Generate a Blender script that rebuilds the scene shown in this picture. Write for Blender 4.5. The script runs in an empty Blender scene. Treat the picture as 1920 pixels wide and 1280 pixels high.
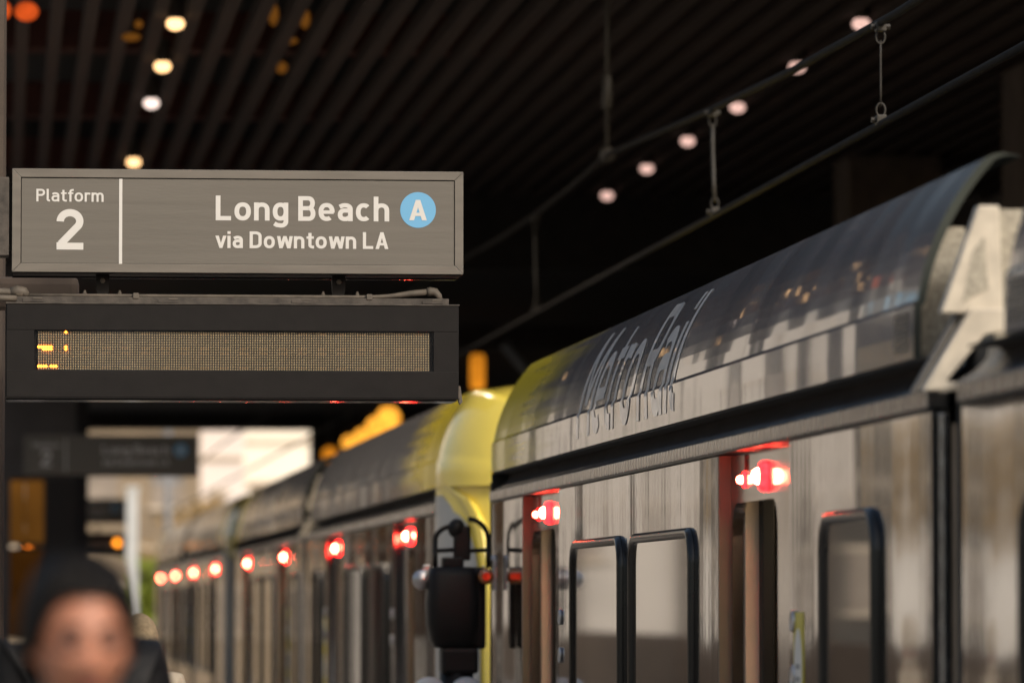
import bpy, bmesh, math, random
from mathutils import Vector, Matrix

random.seed(7)
S = bpy.context.scene
COL = S.collection
R = math.radians

# ------------------------------------------------------------------ camera
FPX = 185.0 / 36.0 * 1920.0
CAM_Z = 1.55
PITCH = math.atan(495.0 / FPX)
YAW = math.atan(960.0 / FPX * math.cos(PITCH))
FWD = Vector((math.sin(YAW) * math.cos(PITCH), math.cos(YAW) * math.cos(PITCH), math.sin(PITCH)))
RGT = Vector((math.cos(YAW), -math.sin(YAW), 0))
UPV = RGT.cross(FWD)
CPOS = Vector((0, 0, CAM_Z))
cam_data = bpy.data.cameras.new('camera')
cam = bpy.data.objects.new('camera', cam_data)
COL.objects.link(cam)
M4 = Matrix((RGT, UPV, -FWD)).transposed().to_4x4()
M4.translation = CPOS
cam.matrix_world = M4
cam_data.sensor_width = 36.0
cam_data.lens = 185.0
cam_data.clip_start = 0.5
cam_data.clip_end = 3000.0
cam_data.dof.use_dof = True
cam_data.dof.focus_distance = (Vector((0.9, 20.5, 2.7)) - CPOS).dot(FWD)
cam_data.dof.aperture_fstop = 2.9
S.camera = cam

# ------------------------------------------------------------------ world and sun
SUN_EL, SUN_AZ = R(34), R(-152)      # light arrives from behind the camera, from its right
world = bpy.data.worlds.new('World')
S.world = world
world.use_nodes = True
wn = world.node_tree
wn.nodes.clear()
sky_n = wn.nodes.new('ShaderNodeTexSky')
sky_n.sky_type = 'NISHITA'
sky_n.sun_disc = False
sky_n.sun_elevation = SUN_EL
sky_n.sun_rotation = R(152)
sky_n.air_density = 1.3
sky_n.dust_density = 5.0
sky_n.ozone_density = 0.6
bg = wn.nodes.new('ShaderNodeBackground')
bg.inputs['Strength'].default_value = 0.12
wo = wn.nodes.new('ShaderNodeOutputWorld')
wn.links.new(sky_n.outputs[0], bg.inputs[0])
wn.links.new(bg.outputs[0], wo.inputs[0])
sun_d = bpy.data.lights.new('sun', 'SUN')
sun_d.energy = 2.2
sun_d.angle = R(14)
sun_d.color = (1.0, 0.93, 0.84)
sun = bpy.data.objects.new('sun', sun_d)
COL.objects.link(sun)
sd = Vector((math.sin(R(152)) * math.cos(SUN_EL), math.cos(R(152)) * math.cos(SUN_EL), math.sin(SUN_EL)))
sun.rotation_euler = sd.to_track_quat('Z', 'Y').to_euler()
sun.location = (10, -20, 30)

S.view_settings.view_transform = 'Standard'
S.view_settings.look = 'None'
S.view_settings.gamma = 1.0
S.view_settings.exposure = 0.1
try:
    S.view_settings.use_curve_mapping = False
except Exception:
    pass
S.render.film_transparent = False
S.cycles.max_bounces = 8
S.cycles.diffuse_bounces = 4
S.cycles.glossy_bounces = 5
S.cycles.transparent_max_bounces = 8
S.cycles.caustics_reflective = True
S.cycles.blur_glossy = 0.4
S.cycles.use_denoising = True
S.cycles.sample_clamp_indirect = 12.0


# ------------------------------------------------------------------ helpers
def P(px, py, Y):
    """the place at distance Y along the tracks that stands behind photograph position px, py"""
    d = FWD + RGT * ((px - 960.0) / FPX) + UPV * ((640.0 - py) / FPX)
    return CPOS + d * (Y / d.y)


class MB:
    def __init__(self):
        self.v, self.f, self.mi = [], [], []
        self.cur = 0

    def face(self, idx):
        self.f.append(tuple(idx)); self.mi.append(self.cur)

    def box(self, x0, x1, y0, y1, z0, z1):
        if x0 > x1: x0, x1 = x1, x0
        if y0 > y1: y0, y1 = y1, y0
        if z0 > z1: z0, z1 = z1, z0
        b = len(self.v)
        self.v += [(x0, y0, z0), (x1, y0, z0), (x1, y1, z0), (x0, y1, z0), (x0, y0, z1), (x1, y0, z1), (x1, y1, z1), (x0, y1, z1)]
        for q in ((0, 3, 2, 1), (4, 5, 6, 7), (0, 1, 5, 4), (1, 2, 6, 5), (2, 3, 7, 6), (3, 0, 4, 7)):
            self.face([b + i for i in q])
        return self

    def grid(self, rows, close_u=False, close_v=False):
        """rows: list of equally long point lists"""
        b = len(self.v); n = len(rows[0]); m = len(rows)
        for r in rows: self.v += [tuple(p) for p in r]
        for i in range(m if close_v else m - 1):
            for j in range(n if close_u else n - 1):
                i2, j2 = (i + 1) % m, (j + 1) % n
                self.face((b + i * n + j, b + i * n + j2, b + i2 * n + j2, b + i2 * n + j))
        return self

    def prism(self, pts, axis, a0, a1):
        """extrude a 2D polygon along an axis; axis 'x': pts are (y,z); 'y': (x,z); 'z': (x,y)"""
        def mk(p, a):
            return {'x': (a, p[0], p[1]), 'y': (p[0], a, p[1]), 'z': (p[0], p[1], a)}[axis]
        b = len(self.v); n = len(pts)
        self.v += [mk(p, a0) for p in pts] + [mk(p, a1) for p in pts]
        self.face(range(b, b + n)); self.face(range(b + 2 * n - 1, b + n - 1, -1))
        for i in range(n):
            j = (i + 1) % n
            self.face((b + i, b + n + i, b + n + j, b + j))
        return self

    def tube(self, path, r, n=8, caps=True):
        path = [Vector(p) for p in path]
        rows = []
        ref = None
        for i, p in enumerate(path):
            t = (path[min(i + 1, len(path) - 1)] - path[max(i - 1, 0)])
            t.normalize()
            if ref is None:
                ref = Vector((0, 0, 1)) if abs(t.z) < .9 else Vector((1, 0, 0))
            a = (ref - t * ref.dot(t)).normalized(); c = t.cross(a); ref = a
            rr = r[i] if isinstance(r, (list, tuple)) else r
            rows.append([p + a * (rr * math.cos(2 * math.pi * k / n)) + c * (rr * math.sin(2 * math.pi * k / n)) for k in range(n)])
        b = len(self.v)
        self.grid(rows, close_u=True)
        if caps:
            self.face(range(b + n - 1, b - 1, -1))
            e = b + (len(rows) - 1) * n
            self.face(range(e, e + n))
        return self

    def lathe(self, prof, c, axis='z', n=20):
        """prof: (radius, height along axis)"""
        c = Vector(c); rows = []
        for r, h in prof:
            row = []
            for k in range(n):
                a = 2 * math.pi * k / n; u, w = r * math.cos(a), r * math.sin(a)
                row.append(c + Vector({'z': (u, w, h), 'y': (u, h, w), 'x': (h, u, w)}[axis]))
            rows.append(row)
        b = len(self.v)
        self.grid(rows, close_u=True)
        self.face(range(b, b + n)); e = b + (len(rows) - 1) * n
        self.face(range(e, e + n))
        return self

    def sphere(self, c, rx, ry, rz, n=16, m=10):
        c = Vector(c); rows = []
        for i in range(m + 1):
            t = math.pi * (i + .02) / (m + .04); rows.append([c + Vector((rx * math.sin(t) * math.cos(2 * math.pi * k / n), ry * math.sin(t) * math.sin(2 * math.pi * k / n), rz * math.cos(t))) for k in range(n)])
        return self.grid(rows, close_u=True)

    def build(self, name, mats, parent=None, smooth=False, bevel=0.0, recalc=True):
        me = bpy.data.meshes.new(name)
        me.from_pydata(self.v, [], self.f)
        if not isinstance(mats, (list, tuple)): mats = [mats]
        for m in mats: me.materials.append(m)
        for p, i in zip(me.polygons, self.mi): p.material_index = i
        if recalc or bevel:
            bm = bmesh.new(); bm.from_mesh(me)
            if recalc: bmesh.ops.recalc_face_normals(bm, faces=bm.faces)
            if bevel:
                es = [e for e in bm.edges if len(e.link_faces) == 2 and e.calc_face_angle(0) > R(35)]
                bmesh.ops.bevel(bm, geom=es, offset=bevel, segments=2, affect='EDGES', profile=.6, clamp_overlap=True)
            bm.to_mesh(me); bm.free()
        if smooth:
            for p in me.polygons: p.use_smooth = True
        o = bpy.data.objects.new(name, me)
        COL.objects.link(o)
        if parent is not None: o.parent = parent
        return o


def box(name, m, parent, x0, x1, y0, y1, z0, z1, bevel=0.0):
    return MB().box(x0, x1, y0, y1, z0, z1).build(name, m, parent, bevel=bevel)


def tag(o, label=None, cat=None, group=None, kind=None):
    if label: o['label'] = label
    if cat: o['category'] = cat
    if group: o['group'] = group
    if kind: o['kind'] = kind
    return o


def empty(name, loc, label=None, cat=None, group=None):
    o = bpy.data.objects.new(name, None); COL.objects.link(o); o.location = loc
    o.empty_display_size = .2
    return tag(o, label, cat, group)


def copy_tree(o, parent=None):
    c = o.copy(); COL.objects.link(c)
    if parent is not None: c.parent = parent
    for ch in list(o.children): copy_tree(ch, c)
    return c


# ------------------------------------------------------------------ materials
def mat(name, col, rough=.6, metal=0.0, var=.12, vscale=6.0, stretch=(1, 1, 1), bump=0.0, bscale=40.0, bstretch=None, coat=0.0, spec=.5, ior=1.5, emit=None, estr=0.0, rvar=0.0):
    m = bpy.data.materials.new(name); m.use_nodes = True
    nt = m.node_tree; N = nt.nodes; L = nt.links
    b = N['Principled BSDF']
    b.inputs['Roughness'].default_value = rough
    b.inputs['Metallic'].default_value = metal
    b.inputs['Specular IOR Level'].default_value = spec
    b.inputs['IOR'].default_value = ior
    b.inputs['Coat Weight'].default_value = coat
    b.inputs['Coat Roughness'].default_value = .04
    tc = N.new('ShaderNodeTexCoord')
    mp = N.new('ShaderNodeMapping'); mp.inputs['Scale'].default_value = stretch
    L.new(tc.outputs['Object'], mp.inputs[0])
    nz = N.new('ShaderNodeTexNoise'); nz.inputs['Scale'].default_value = vscale; nz.inputs['Detail'].default_value = 6
    L.new(mp.outputs[0], nz.inputs['Vector'])
    rmp = N.new('ShaderNodeValToRGB')
    c0 = [max(0, c * (1 - var)) for c in col]; c1 = [min(1, c * (1 + var)) for c in col]
    rmp.color_ramp.elements[0].position = .3; rmp.color_ramp.elements[1].position = .7
    rmp.color_ramp.elements[0].color = (*c0, 1); rmp.color_ramp.elements[1].color = (*c1, 1)
    L.new(nz.outputs['Fac'], rmp.inputs[0])
    L.new(rmp.outputs[0], b.inputs['Base Color'])
    if rvar:
        mr = N.new('ShaderNodeMapRange'); mr.inputs['To Min'].default_value = max(0, rough - rvar); mr.inputs['To Max'].default_value = rough + rvar
        L.new(nz.outputs['Fac'], mr.inputs['Value']); L.new(mr.outputs[0], b.inputs['Roughness'])
    if bump:
        mp2 = N.new('ShaderNodeMapping'); mp2.inputs['Scale'].default_value = bstretch or (1, 1, 1)
        L.new(tc.outputs['Object'], mp2.inputs[0])
        n2 = N.new('ShaderNodeTexNoise'); n2.inputs['Scale'].default_value = bscale; n2.inputs['Detail'].default_value = 3
        L.new(mp2.outputs[0], n2.inputs['Vector'])
        bp = N.new('ShaderNodeBump'); bp.inputs['Distance'].default_value = bump; bp.inputs['Strength'].default_value = 1.0
        L.new(n2.outputs['Fac'], bp.inputs['Height']); L.new(bp.outputs[0], b.inputs['Normal'])
        if coat: L.new(bp.outputs[0], b.inputs['Coat Normal'])
    if emit:
        b.inputs['Emission Color'].default_value = (*emit, 1); b.inputs['Emission Strength'].default_value = estr
    return m


def emis(name, col, strength, var=.25, scale=30.0):
    """a lamp: emission with a slightly uneven lens"""
    m = bpy.data.materials.new(name); m.use_nodes = True
    nt = m.node_tree; N = nt.nodes; L = nt.links; N.clear()
    out = N.new('ShaderNodeOutputMaterial'); e = N.new('ShaderNodeEmission'); e.inputs[0].default_value = (*col, 1)
    nz = N.new('ShaderNodeTexNoise'); nz.inputs['Scale'].default_value = scale
    tc = N.new('ShaderNodeTexCoord'); L.new(tc.outputs['Object'], nz.inputs['Vector'])
    mr = N.new('ShaderNodeMapRange'); mr.inputs['From Min'].default_value = .3; mr.inputs['From Max'].default_value = .7
    mr.inputs['To Min'].default_value = strength * (1 - var); mr.inputs['To Max'].default_value = strength * (1 + var)
    L.new(nz.outputs['Fac'], mr.inputs['Value']); L.new(mr.outputs[0], e.inputs[1]); L.new(e.outputs[0], out.inputs[0])
    return m


def stainless(name, col, rough, wave, yfreq=1.6, rib=0.0):
    """brushed stainless sheet, oil-canned along the car"""
    m = bpy.data.materials.new(name); m.use_nodes = True
    nt = m.node_tree; N = nt.nodes; L = nt.links; b = N['Principled BSDF']
    b.inputs['Metallic'].default_value = 1.0
    tc = N.new('ShaderNodeTexCoord')
    def noise(scale, st, detail=2):
        mp = N.new('ShaderNodeMapping'); mp.inputs['Scale'].default_value = st; L.new(tc.outputs['Object'], mp.inputs[0])
        n = N.new('ShaderNodeTexNoise'); n.inputs['Scale'].default_value = scale; n.inputs['Detail'].default_value = detail
        L.new(mp.outputs[0], n.inputs['Vector']); return n
    big = noise(yfreq, (1, 1, .30), .6)
    med = noise(9.0, (1, 1, .12), 2)
    fine = noise(14.0, (1, 3, .15), 3)
    b1 = N.new('ShaderNodeBump'); b1.inputs['Distance'].default_value = wave; L.new(big.outputs['Fac'], b1.inputs['Height'])
    b2 = N.new('ShaderNodeBump'); b2.inputs['Distance'].default_value = wave * .012; L.new(med.outputs['Fac'], b2.inputs['Height']); L.new(b1.outputs[0], b2.inputs['Normal'])
    last = b2
    if rib:
        # rows of fine spot-weld ripple
        sx = N.new('ShaderNodeSeparateXYZ'); L.new(tc.outputs['Object'], sx.inputs[0])
        wv = N.new('ShaderNodeMath'); wv.operation = 'MULTIPLY'; wv.inputs[1].default_value = 2 * math.pi / .085; L.new(sx.outputs['Y'], wv.inputs[0])
        sn = N.new('ShaderNodeMath'); sn.operation = 'SINE'; L.new(wv.outputs[0], sn.inputs[0])
        wz = N.new('ShaderNodeMath'); wz.operation = 'MULTIPLY'; wz.inputs[1].default_value = 2 * math.pi / .09; L.new(sx.outputs['Z'], wz.inputs[0])
        sz = N.new('ShaderNodeMath'); sz.operation = 'SINE'; L.new(wz.outputs[0], sz.inputs[0])
        gt = N.new('ShaderNodeMath'); gt.operation = 'MULTIPLY_ADD'; gt.inputs[1].default_value = .35; gt.inputs[2].default_value = .65; L.new(sz.outputs[0], gt.inputs[0])
        mu = N.new('ShaderNodeMath'); mu.operation = 'MULTIPLY'; L.new(sn.outputs[0], mu.inputs[0]); L.new(gt.outputs[0], mu.inputs[1])
        b3 = N.new('ShaderNodeBump'); b3.inputs['Distance'].default_value = rib; L.new(mu.outputs[0], b3.inputs['Height']); L.new(b2.outputs[0], b3.inputs['Normal'])
        last = b3
    L.new(last.outputs[0], b.inputs['Normal'])
    rp = N.new('ShaderNodeValToRGB'); rp.color_ramp.elements[0].position = .3; rp.color_ramp.elements[1].position = .72
    rp.color_ramp.elements[0].color = (*[c * .965 for c in col], 1); rp.color_ramp.elements[1].color = (*[min(1, c * 1.08) for c in col], 1)
    L.new(fine.outputs['Fac'], rp.inputs[0]); L.new(rp.outputs[0], b.inputs['Base Color'])
    mr = N.new('ShaderNodeMapRange'); mr.inputs['To Min'].default_value = rough * .75; mr.inputs['To Max'].default_value = rough * 1.3
    L.new(fine.outputs['Fac'], mr.inputs['Value']); L.new(mr.outputs[0], b.inputs['Roughness'])
    return m


def shroud_mat():
    """dark grey gloss paint, yellow with streaks towards the ends of the car (object y about 12.8)"""
    m = bpy.data.materials.new('shroud_paint'); m.use_nodes = True
    nt = m.node_tree; N = nt.nodes; L = nt.links; b = N['Principled BSDF']
    tc = N.new('ShaderNodeTexCoord'); sx = N.new('ShaderNodeSeparateXYZ'); L.new(tc.outputs['Object'], sx.inputs[0])
    ab = N.new('ShaderNodeMath'); ab.operation = 'ABSOLUTE'; L.new(sx.outputs['Y'], ab.inputs[0])
    mp = N.new('ShaderNodeMapping'); mp.inputs['Scale'].default_value = (6, .25, 14); L.new(tc.outputs['Object'], mp.inputs[0])
    nz = N.new('ShaderNodeTexNoise'); nz.inputs['Scale'].default_value = 1.6; nz.inputs['Detail'].default_value = 5; L.new(mp.outputs[0], nz.inputs['Vector'])
    sh = N.new('ShaderNodeMath'); sh.operation = 'MULTIPLY_ADD'; sh.inputs[1].default_value = 3.4; sh.inputs[2].default_value = -1.7; L.new(nz.outputs['Fac'], sh.inputs[0])
    ad = N.new('ShaderNodeMath'); ad.operation = 'ADD'; L.new(ab.outputs[0], ad.inputs[0]); L.new(sh.outputs[0], ad.inputs[1])
    mr = N.new('ShaderNodeMapRange'); mr.inputs['From Min'].default_value = 9.9; mr.inputs['From Max'].default_value = 12.0; L.new(ad.outputs[0], mr.inputs['Value'])
    mx = N.new('ShaderNodeMix'); mx.data_type = 'RGBA'
    mx.inputs['A'].default_value = (.25, .25, .27, 1); mx.inputs['B'].default_value = (.92, .71, .04, 1)
    L.new(mr.outputs[0], mx.inputs['Factor']); L.new(mx.outputs['Result'], b.inputs['Base Color'])
    cw = N.new('ShaderNodeMapRange'); cw.inputs['To Min'].default_value = .8; cw.inputs['To Max'].default_value = .28; L.new(mr.outputs[0], cw.inputs['Value']); L.new(cw.outputs[0], b.inputs['Coat Weight'])
    sw = N.new('ShaderNodeMapRange'); sw.inputs['To Min'].default_value = .5; sw.inputs['To Max'].default_value = .2; L.new(mr.outputs[0], sw.inputs['Value']); L.new(sw.outputs[0], b.inputs['Specular IOR Level'])
    b.inputs['Roughness'].default_value = .2
    b.inputs['IOR'].default_value = 1.6
    b.inputs['Coat Weight'].default_value = .75
    b.inputs['Coat Roughness'].default_value = .055
    b.inputs['Coat IOR'].default_value = 1.6
    mp2 = N.new('ShaderNodeMapping'); mp2.inputs['Scale'].default_value = (1, 1, .35); L.new(tc.outputs['Object'], mp2.inputs[0])
    n2 = N.new('ShaderNodeTexNoise'); n2.inputs['Scale'].default_value = 1.1; n2.inputs['Detail'].default_value = 1.4; L.new(mp2.outputs[0], n2.inputs['Vector'])
    bp = N.new('ShaderNodeBump'); bp.inputs['Distance'].default_value = .022; L.new(n2.outputs['Fac'], bp.inputs['Height'])
    L.new(bp.outputs[0], b.inputs['Normal']); L.new(bp.outputs[0], b.inputs['Coat Normal'])
    return m


def clear_pane(name, tint=(1, 1, 1), ior=1.45):
    m = bpy.data.materials.new(name); m.use_nodes = True
    nt = m.node_tree; N = nt.nodes; L = nt.links; N.clear()
    out = N.new('ShaderNodeOutputMaterial'); t = N.new('ShaderNodeBsdfTransparent'); t.inputs[0].default_value = (*tint, 1)
    g = N.new('ShaderNodeBsdfGlossy'); g.inputs['Roughness'].default_value = .03
    lw = N.new('ShaderNodeLayerWeight'); lw.inputs[0].default_value = .5
    pw = N.new('ShaderNodeMath'); pw.operation = 'POWER'; pw.inputs[1].default_value = 5; L.new(lw.outputs['Facing'], pw.inputs[0])
    fr = N.new('ShaderNodeMath'); fr.operation = 'MULTIPLY_ADD'; fr.inputs[1].default_value = .93; fr.inputs[2].default_value = ((ior - 1) / (ior + 1)) ** 2; L.new(pw.outputs[0], fr.inputs[0])
    nz = N.new('ShaderNodeTexNoise'); nz.inputs['Scale'].default_value = 9; nz.inputs['Detail'].default_value = 5
    tc = N.new('ShaderNodeTexCoord'); L.new(tc.outputs['Object'], nz.inputs['Vector'])
    mr = N.new('ShaderNodeMapRange'); mr.inputs['To Min'].default_value = .01; mr.inputs['To Max'].default_value = .12; L.new(nz.outputs['Fac'], mr.inputs['Value']); L.new(mr.outputs[0], g.inputs['Roughness'])
    mx = N.new('ShaderNodeMixShader'); L.new(fr.outputs[0], mx.inputs[0]); L.new(t.outputs[0], mx.inputs[1]); L.new(g.outputs[0], mx.inputs[2]); L.new(mx.outputs[0], out.inputs[0])
    return m


M = dict(
    concrete=mat('concrete', (.30, .28, .25), .85, bump=.002, bscale=60),
    ballast=mat('ballast', (.10, .09, .08), .95, var=.5, vscale=20, bump=.02, bscale=25),
    tactile=mat('edge_paving', (.30, .28, .24), .7, bump=.002),
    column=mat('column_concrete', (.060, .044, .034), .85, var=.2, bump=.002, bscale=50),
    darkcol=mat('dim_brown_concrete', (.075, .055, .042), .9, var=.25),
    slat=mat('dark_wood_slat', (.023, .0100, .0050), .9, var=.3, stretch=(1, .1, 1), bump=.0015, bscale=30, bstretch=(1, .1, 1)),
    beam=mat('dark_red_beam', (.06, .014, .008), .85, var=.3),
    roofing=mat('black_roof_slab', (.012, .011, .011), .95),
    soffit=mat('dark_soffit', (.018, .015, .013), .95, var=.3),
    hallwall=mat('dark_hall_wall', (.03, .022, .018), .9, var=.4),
    sign_panel=mat('taupe_panel', (.114, .105, .091), .48, var=.08, vscale=2.2, stretch=(.5, 1, 16), bump=.0004, bscale=20, bstretch=(1, 1, 8), rvar=.08),
    sign_frame=mat('taupe_frame', (.130, .118, .102), .45, var=.12, vscale=12, stretch=(.4, 1, 2), rvar=.1),
    white=mat('white_vinyl', (.56, .555, .54), .5, var=.02),
    blue=mat('light_blue_vinyl', (.125, .36, .60), .5, var=.02),
    black_metal=mat('black_powder_coat', (.0085, .0075, .0075), .6, spec=.18, var=.18, vscale=14, bump=.0004, bscale=160),
    black_under=mat('black_underside', (.012, .011, .011), .12, var=.2),
    dirty_grey=mat('dusty_grey_metal', (.055, .047, .040), .75, var=.45, vscale=22, bump=.0015, bscale=70),
    conduit=mat('dusty_conduit', (.085, .072, .058), .7, var=.3, vscale=20),
    led_board=mat('led_board', (.035, .035, .032), .5, var=.2),
    led_dot=mat('amber_led_lens', (.66, .52, .30), .35, var=.12, vscale=30),
    led_tan=mat('copper_contact', (.34, .19, .09), .5),
    led_lit=emis('lit_amber_led', (1.0, .22, .015), 20, .2),
    steel=stainless('stainless_side', (.325, .328, .345), .07, .032, .95, rib=.00006),
    steel2=stainless('stainless_door_panel', (.40, .39, .39), .15, .006, 2.0),
    steelrib=stainless('ribbed_stainless', (.40, .395, .395), .25, .002, 6.0, rib=.002),
    shroud=shroud_mat(),
    shroud_in=mat('grey_green_primer', (.050, .056, .049), .8, spec=.1, var=.1),
    decal=mat('light_grey_lettering', (.92, .90, .88), .4, var=.03, coat=.74, spec=.1, bump=.022, bscale=1.1, bstretch=(1, 1, .35)),
    channel=mat('dark_crinkled_gutter', (.045, .038, .036), .26, spec=.5, var=.2, bump=.02, bscale=3.5, bstretch=(1, 1, 2)),
    rubber=mat('black_rubber', (.010, .010, .010), .45, spec=.25, var=.2),
    gasket=mat('window_rubber', (.012, .0115, .011), .24, var=.2, spec=.45),
    pane=mat('tinted_glass', (.012, .010, .009), .03, var=.1, spec=.6, ior=1.6, coat=.5),
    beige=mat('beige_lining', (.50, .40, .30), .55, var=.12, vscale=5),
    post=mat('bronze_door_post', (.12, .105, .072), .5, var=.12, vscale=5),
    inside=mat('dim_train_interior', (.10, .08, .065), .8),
    yellow=mat('yellow_paint', (.85, .67, .10), .22, var=.05, coat=.8, vscale=2),
    cabgrey=mat('cab_corner_grey', (.36, .37, .37), .3, var=.06),
    cream=mat('cream_paint', (.52, .465, .38), .5, var=.16, vscale=16),
    grime=mat('grimy_cream_plate', (.34, .31, .25), .7, var=.4, vscale=70),
    red_lamp=emis('red_door_lamp', (1.0, .085, .045), 190, .1), red_halo=emis('red_lamp_halo', (1.0, .004, .005), 26, .4),  # second one: red glow ring imitating bloom round the door lamps
    red_small=emis('red_marker_lamp', (1.0, .085, .045), 80, .1),
    warm_in=emis('train_ceiling_light', (1.0, .74, .45), 11),
    bellows=mat('black_bellows', (.012, .011, .011), .8),
    under=mat('underframe', (.03, .03, .03), .8),
    wire=mat('dull_wire', (.022, .020, .019), .85, var=.2, spec=.1),
    clamp=mat('bronze_clamp', (.024, .020, .015), .55, var=.3, vscale=30),
    lamp_warm=emis('warm_downlight', (1.0, .58, .26), 2.6, .3, 60),
    lamp_pink=emis('pinkish_downlight', (1.0, .62, .52), .95, .5, 60),
    lamp_pale=emis('pale_downlight', (1.0, .78, .68), 1.6, .4, 60),
    amber=emis('amber_glass', (1.0, .40, .04), 1.5, .4, 8),
    amber_dim=emis('dim_amber_glass', (1.0, .36, .05), .10, .4, 8),
    amber_red=emis('orange_red_glass', (1.0, .13, .02), .55, .4, 8),
    amber_win=emis('amber_window', (1.0, .40, .07), .09, .6, 1.2),
    amber_low=emis('very_dim_amber_glass', (1.0, .36, .06), .035, .6, 1.5),
    housing=mat('lamp_housing', (.04, .035, .03), .5),
    sig_black=mat('signal_black', (.009, .0085, .0085), .5, var=.2, spec=.25),
    silver=mat('galvanised', (.50, .50, .52), .32, metal=.9, var=.2, vscale=20),
    sig_red=emis('dim_red_lens', (1.0, .05, .02), .40, .4),
    sig_amber=mat('amber_lens', (.30, .10, .02), .2, coat=1),
    pinkwall=mat('pale_pink_render', (.80, .735, .72), .9, var=.06, vscale=.6),
    creamwall=mat('cream_render', (.60, .575, .54), .9, var=.08, vscale=.6),
    beigewall=mat('beige_render', (.24, .19, .135), .9, var=.2, vscale=.5),
    tanwall=mat('tan_render', (.47, .44, .41), .9, var=.12, vscale=.5),
    navy=mat('navy_rubber', (.035, .042, .058), .4, var=.15),
    whitewall=mat('white_cream_render', (.80, .76, .68), .9, var=.06, vscale=.6),
    brownwall=mat('brown_wall', (.10, .072, .052), .9, var=.3, vscale=2),
    darkwall=mat('dark_reflected_front', (.05, .046, .042), .6, var=.2, vscale=1),
    winpane=mat('building_window', (.26, .225, .195), .5, spec=.2, var=.3, vscale=2),
    trim=mat('stone_trim', (.52, .45, .37), .85),
    pylon=mat('pale_grey_pylon', (.55, .57, .58), .6, var=.08),
    greypole=mat('grey_pole', (.22, .23, .25), .6),
    towergrey=mat('tower_grey', (.085, .078, .074), .85, var=.2, vscale=2),
    blackpost=mat('black_post', (.010, .009, .009), .6),
    bark=mat('bark', (.09, .065, .045), .9, var=.3, bump=.01, bscale=30),
    leaf_tan=mat('dry_leaf', (.30, .20, .085), .8, var=.35, vscale=3),
    leaf_green=mat('yellow_green_leaf', (.22, .27, .025), .7, var=.35, vscale=3),
    skin=mat('skin', (.47, .205, .128), .5, var=.08, vscale=14, bump=.0006, bscale=120),
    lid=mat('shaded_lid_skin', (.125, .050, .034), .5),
    lips=mat('lips', (.24, .065, .05), .45),
    hair=mat('black_hair', (.006, .005, .0045), .65, spec=.15, var=.4, stretch=(20, 20, 2), bump=.002, bscale=50, bstretch=(5, 5, .5)),
    brow=mat('dark_lash', (.05, .028, .02), .7),
    olive=mat('olive_cloth', (.13, .135, .085), .9, var=.2, vscale=40, bump=.001, bscale=200),
    blackcloth=mat('black_quilted_nylon', (.008, .008, .009), .6, spec=.2, var=.3, bump=.01, bscale=14),
    darktrouser=mat('dark_trousers', (.02, .02, .025), .85),
    palecoat=mat('pale_beige_coat', (.50, .43, .33), .9, var=.15),
    palehat=mat('tan_knit_hat', (.34, .26, .16), .95, var=.2, vscale=60, bump=.004, bscale=90),
    shoe=mat('dark_shoe', (.02, .018, .016), .5),
    stickyellow=mat('yellow_sticker', (.62, .52, .06), .45, var=.04),
    stickwhite=mat('white_sticker', (.66, .66, .64), .45, var=.04),
    stickgrey=mat('grey_sticker_print', (.25, .26, .27), .5),
)
def skin_sss():
    b = M['skin'].node_tree.nodes['Principled BSDF']
    b.inputs['Subsurface Weight'].default_value = .15
    b.inputs['Subsurface Radius'].default_value = (.01, .004, .002)
    b.inputs['Subsurface Scale'].default_value = 1.0
skin_sss()
LEDPANE = clear_pane('display_pane', ior=2.15)

# ------------------------------------------------------------------ lettering (monoline grotesque drawn as ribbons)
def arc(cx, cy, rx, ry, a0, a1, n=12, p=2.25):
    out = []
    for i in range(n + 1):
        a = R(a0 + (a1 - a0) * i / n); c, s = math.cos(a), math.sin(a)
        out.append((cx + rx * math.copysign(abs(c) ** (2 / p), c), cy + ry * math.copysign(abs(s) ** (2 / p), s)))
    return out


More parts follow.
